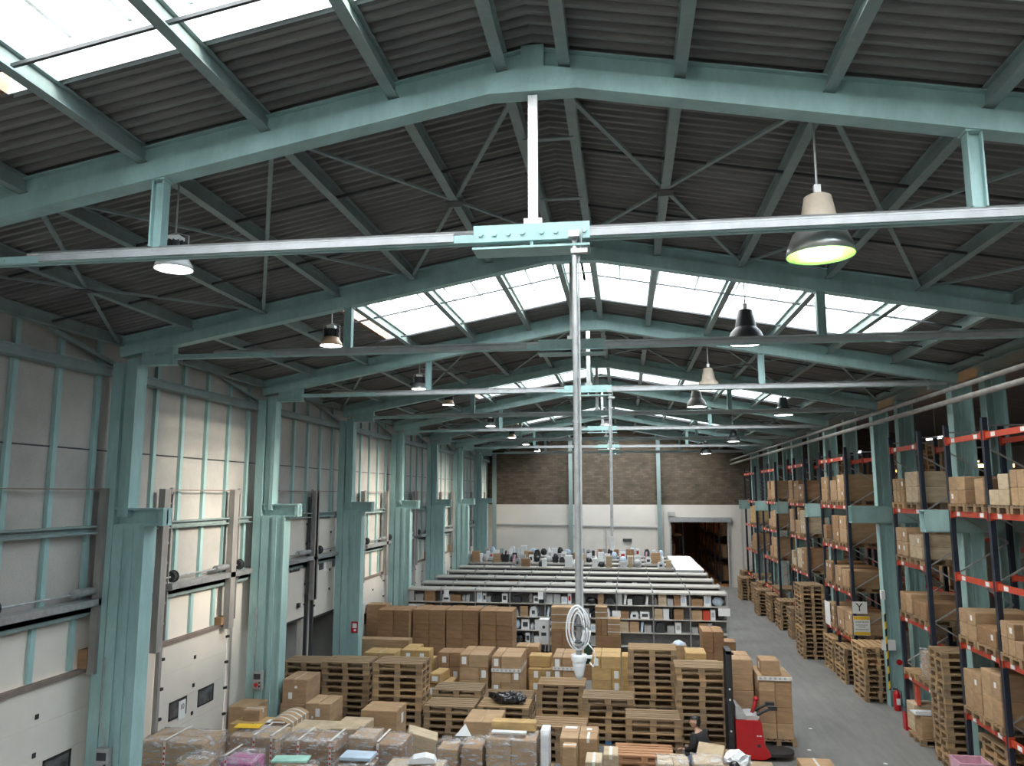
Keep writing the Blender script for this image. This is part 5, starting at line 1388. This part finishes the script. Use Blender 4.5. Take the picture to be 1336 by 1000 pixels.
PICK = [('carton', ('kraft', 'kraftdark', 'kraftpale'), (.20, .40), (.18, .38)), ('product_box', ('whiteplastic', 'paper', 'paper'), (.16, .34), (.18, .38)), ('product_box', ('whiteplastic', 'greyplastic'), (.12, .26), (.15, .30)), ('basket', ('greyplastic', 'whiteplastic', 'black'), (.30, .42), (.18, .28)),
        ('bag', ('blackgloss', 'black', 'greyplastic', 'palebue'), (.25, .42), (.18, .32)), ('canister', ('whiteplastic', 'greyplastic', 'darksteel'), (.10, .18), (.18, .34)), ('appliance', ('whiteplastic', 'black', 'greyplastic', 'darksteel'), (.20, .34), (.18, .32)), ('folder', ('pink', 'paper', 'black', 'palebue'), (.06, .10), (.22, .34)), ('product_box', ('red', 'orange', 'lime', 'pink', 'black'), (.12, .26), (.12, .26))]
WTS = [6, 5, 4, 2, 3, 2, 3, 2, 0.5]
KNAME = {'product_box': 'product box', 'bag': 'soft bag', 'folder': 'thin pack'}
def put(kind, w_, h_, mat, win, x, y, z, rz, lab, group):
    o = link({'bag': 'soft_bag', 'carton': 'small_carton'}.get(kind, kind), good(kind, w_, h_, mat, win), None, (x, y, z), rz)
    return tag(o, lab, KNAME.get(kind, kind) if kind != 'carton' else 'box', group)
G = random.Random(11)
rnd5 = lambda v: round(v*25)/25
def pick():
    k = G.choices(PICK, WTS)[0]; mat = G.choice(k[1])
    win = None
    if k[0] == 'product_box' and mat in ('whiteplastic', 'paper') and G.random() < 0.6: win = G.choice(('darksteel', 'palebue', 'greyplastic', 'red'))
    return k[0], rnd5(G.uniform(*k[2])), rnd5(G.uniform(*k[3])), mat, win
def fill(xa, xb, y, z, maxh, where, group, dens=0.9, tall=1.0):
    x = xa; n = 0
    while True:
        kd, w_, h_, mat, win = pick(); h_ = rnd5(min(h_*tall, maxh)); h_ = max(h_, 0.08)
        ww = w_*(1.25 if kd == 'appliance' else 1.06) + (0.05 if kd == 'folder' else 0)
        if x+ww > xb: break
        if G.random() < dens:
            n += 1
            put(kd, w_, h_, mat, win, x+ww/2, y, z, G.uniform(-.05, .05), f'{CNAME[mat]} {KNAME.get(kd, kd)}, {nth(n)} from left, {where}', group)
        x += ww+G.uniform(0.004, 0.03)
for b in range(SN):
    xa = SX0+b*SBW+0.04; xb = SX0+(b+1)*SBW-0.03
    vis = [3, 2] if b < 3 else [3, 2, 1, 0] if b in (3, 4, 5) else [3, 2, 1]
    for li in vis:
        fill(xa, xb, ROWY[0]+0.20, SLEV[li]+0.001, 0.36, f'{("bottom", "lower", "middle", "upper")[li]} shelf, {nth(b+1)} bay, front shelving', 'goods on the front shelving row', 0.99, 1.3)
for rw in (1, 2, 3):
    for b in range(SN):
        xa = SX0+b*SBW+0.04; xb = SX0+(b+1)*SBW-0.03
        fill(xa, xb, ROWY[rw]+0.20, SLEV[3]+0.001, 0.34, f'upper shelf, {nth(b+1)} bay, {nth(rw+1)} shelving row', 'goods on the rear shelving rows', 0.55)
for rw in (4, 5, 6, 7):
    nb = SN-1
    for b in range(nb):
        if rw == 4 and b < 2: continue
        xa = SX0+b*SBW+0.04; xb = SX0+(b+1)*SBW-0.03
        fill(xa, xb, ROWY[rw]+0.20, 2.286, 0.62, f'heaped atop the {nth(rw+1)} shelving row, {nth(b+1)} bay', 'goods heaped on top of the far shelving', 0.95, 1.45)
# white cabinets stepping back at the aisle end
for k in range(4):
    c = tag(empty('white_cabinet', (2.79, 36.9+k*2.05, 0)), f'white cabinet at the aisle end of the shelving, {nth(k+1)} from the front', 'cabinet', 'white end cabinets')
    MB().box(-0.60, 0.60, 0, 1.92, 0.06, 2.26).build('carcass', 'whiteplastic', c)
    MB().box(-0.62, 0.62, -0.02, 1.94, 2.262, 2.30).build('top_panel', 'paper', c)
    MB().box(-0.56, 0.56, 0.03, 1.88, 0, 0.06).build('plinth', 'greyplastic', c)
for x, z, w_, h_, lab in ((3.28, 1.50, 0.40, 0.26, 'white paper notice at the aisle end of the front shelving'), (-0.42, 1.38, 0.30, 0.22, 'white paper notice hanging mid way on the front shelving'), (-3.1, 1.95, 0.20, 0.26, 'white paper notice near the pink packs on the front shelving'), (-6.55, 1.95, 0.18, 0.28, 'white paper notice at the left on the front shelving')):
    o = tag(MB().box(-w_/2, w_/2, -0.006, 0, 0, h_).build('paper_notice', 'paper', None, (x, 28.72, z)), lab, 'notice', 'paper notices on the shelving')

# ------------------------------------------------------------------ person crouching between the cartons
def skinmesh(name, verts, edges, radii, mat, sub=2):
    me = bpy.data.meshes.new(name); me.from_pydata(verts, edges, [])
    o = bpy.data.objects.new(name, me); COL.objects.link(o)
    o.modifiers.new('skin', 'SKIN')
    if not me.skin_vertices: me.skin_vertices.new()
    for v, r in zip(me.skin_vertices[0].data, radii): v.radius = (r, r) if not isinstance(r, tuple) else r
    for k, v in enumerate(me.skin_vertices[0].data): v.use_root = (k == 0)
    s_ = o.modifiers.new('sub', 'SUBSURF'); s_.levels = sub; s_.render_levels = sub
    dg = bpy.context.evaluated_depsgraph_get()
    out = bpy.data.meshes.new_from_object(o.evaluated_get(dg))
    bpy.data.objects.remove(o); bpy.data.meshes.remove(me)
    out.materials.clear(); out.materials.append(M[mat])
    out.polygons.foreach_set('use_smooth', [True]*len(out.polygons))
    return out
def person():
    p0 = Vector((1.42, 17.38, 0.0))
    root = empty('person', p0, -0.55)
    tag(root, 'person in a black jacket crouching beside the pallets, facing left', 'person')
    HR = Matrix.Translation((-0.11, 0, 0)) @ Matrix.Rotation(0.50, 4, 'Z') @ Matrix.Translation((0.11, 0, 0))    # head turned to the left
    # joints, facing -x
    J = {'pel': (0.06, 0, 0.34), 'waist': (0.04, 0, 0.50), 'chest': (-0.03, 0, 0.68), 'neck': (-0.07, 0, 0.84), 'head': (-0.10, 0, 0.93)}
    V = [J['pel'], J['waist'], J['chest'], J['neck'], J['head']]; E = [(0, 1), (1, 2), (2, 3), (3, 4)]; RD = [.145, .125, .15, .055, .05]
    for s_ in (-1, 1):
        k = len(V)
        V += [(0.03, s_*0.10, 0.31), (-0.36, s_*0.14, 0.20), (-0.40, s_*0.14, 0.12), (0.0, s_*0.13, 0.09), (0.06, s_*0.13, 0.06)]
        E += [(0, k), (k, k+1), (k+1, k+2), (k+2, k+3), (k+3, k+4)]; RD += [.095, .065, .055, .045, .04]
        k = len(V)
        V += [(-0.03, s_*0.185, 0.755), (-0.06, s_*0.24, 0.53), (-0.28, s_*0.16, 0.46), (-0.34, s_*0.14, 0.455)]
        E += [(2, k), (k, k+1), (k+1, k+2), (k+2, k+3)]; RD += [.062, .048, .032, (.038, .022)]
    body = skinmesh('body', V, E, RD, 'skin', 1)
    bm = bmesh.new(); bm.from_mesh(body)
    # head with face: nose, brow, chin, ears
    hd = bmesh.new(); bmesh.ops.create_icosphere(hd, subdivisions=4, radius=1)
    for v in hd.verts:
        x, y, z = v.co
        fx = x*0.098; fy = y*0.076; fz = z*0.118
        if z < 0: fy *= 1-0.22*(-z); fx = fx*(1-0.10*(-z)) - 0.012*(-z)
        if x < 0:
            n_ = math.exp(-(y/0.16)**2-((z+0.12)/0.20)**2); fx -= 0.026*n_*(-x)
            fx -= 0.008*math.exp(-(y/0.3)**2-((z+0.42)/0.07)**2)
            fx += 0.008*(math.exp(-((abs(y)-0.36)/0.16)**2-((z-0.12)/0.12)**2))
            fx -= 0.010*math.exp(-(y/0.3)**2-((z+0.80)/0.15)**2)
        e_ = math.exp(-((abs(y)-1)/0.10)**2-((x-0.08)/0.16)**2-((z+0.05)/0.25)**2); fy += math.copysign(0.020*e_, y)
        v.co = Vector((fx, fy, fz)) + Vector((-0.115, 0, 1.00))
    for v in hd.verts: v.co = HR @ v.co
    me = bpy.data.meshes.new('tmp'); hd.to_mesh(me); hd.free(); bm.from_mesh(me)
    # hands: five fingers each
    mb = MB()
    for s_ in (-1, 1):
        bx, by, bz = -0.35, s_*0.14, 0.455
        for f, (dy, L) in enumerate(((-0.027, 0.062), (-0.009, 0.072), (0.009, 0.070), (0.026, 0.055))):
            mb.tube([(bx-0.02, by+dy, bz+0.004), (bx-0.02-L*0.5, by+dy*1.1, bz+0.004), (bx-0.02-L*0.85, by+dy*1.1, bz-0.014), (bx-0.02-L, by+dy*1.05, bz-0.030)], 0.0085, 7)
        mb.tube([(bx+0.015, by-s_*0.025, bz), (bx-0.012, by-s_*0.050, bz-0.008), (bx-0.040, by-s_*0.056, bz-0.018)], 0.0095, 7)
    me2 = mb.mesh('tmp', 'skin', True); bm.from_mesh(me2)
    bm.to_mesh(body); bm.free(); body.polygons.foreach_set('use_smooth', [True]*len(body.polygons))
    link('body', body, root)
    # hair cap
    hb = bmesh.new(); bmesh.ops.create_icosphere(hb, subdivisions=4, radius=1)
    rr = random.Random(2)
    kill = []
    for v in hb.verts:
        x, y, z = v.co
        keep = z > 0.22-0.55*(x+0.15) if x > -0.75 else z > 0.62
        if not (z > 0.42-0.25*max(x, 0) or (x > 0.12 and z > -0.42)): kill.append(v); continue
        k = 1.08+0.03*rr.random()
        v.co = HR @ (Vector((x*0.104*k+0.004, y*0.082*k, z*0.124*k)) + Vector((-0.115, 0, 1.00)))
    bmesh.ops.delete(hb, geom=kill, context='VERTS')
    me = bpy.data.meshes.new('hair'); hb.to_mesh(me); hb.free(); me.materials.append(M['hair']); me.polygons.foreach_set('use_smooth', [True]*len(me.polygons))
    link('hair', me, root)
    m = MB()
    for s_ in (-1, 1): m.lathe([(0.001, -0.009), (0.008, -0.005), (0.009, 0.0), (0.008, 0.005), (0.001, 0.009)], (-0.197, s_*0.028, 1.013), 8)
    m.v = [tuple(HR @ Vector(p)) for p in m.v]
    m.build('eyes', 'hair', root, smooth=True)
    # jacket and jeans over the body
    jv = [(0.07, 0, 0.30), (0.05, 0, 0.46), (-0.02, 0, 0.66), (-0.06, 0, 0.80)]; je = [(0, 1), (1, 2), (2, 3)]; jr = [.21, .215, .25, .10]
    for s_ in (-1, 1):
        k = len(jv); jv += [(-0.03, s_*0.19, 0.75), (-0.06, s_*0.245, 0.53), (-0.27, s_*0.165, 0.462)]
        je += [(2, k), (k, k+1), (k+1, k+2)]; jr += [.105, .078, .052]
    link('jacket', skinmesh('jacket', jv, je, jr, 'jacket', 2), root)
    lv = [(0.06, 0, 0.32)]; le = []; lr = [.155]
    for s_ in (-1, 1):
        k = len(lv); lv += [(0.03, s_*0.10, 0.30), (-0.36, s_*0.14, 0.20), (-0.40, s_*0.14, 0.12), (-0.02, s_*0.13, 0.10)]
        le += [(0, k), (k, k+1), (k+1, k+2), (k+2, k+3)]; lr += [.105, .078, .066, .056]
    link('jeans', skinmesh('jeans', lv, le, lr, 'jeans', 1), root)
    for s_ in (-1, 1):
        m = MB().prism([(-0.045, 0.0), (0.045, 0.0), (0.04, 0.075), (-0.04, 0.085)], (0.00, s_*0.13, 0.002), (0.24, s_*0.13, 0.002))
        m.build('shoe', 'black', root)
person()

tag(FARC.build('cartons', FMAT), 'many brown cartons in the far racks, buried in piles and beyond the doorway', 'cartons', None, 'stuff')
# drop the hidden prototypes nobody used
for k, o in PROTO.items():
    if k not in USED:
        for c in KIDS.get(o.name, []): bpy.data.objects.remove(c)
        bpy.data.objects.remove(o)
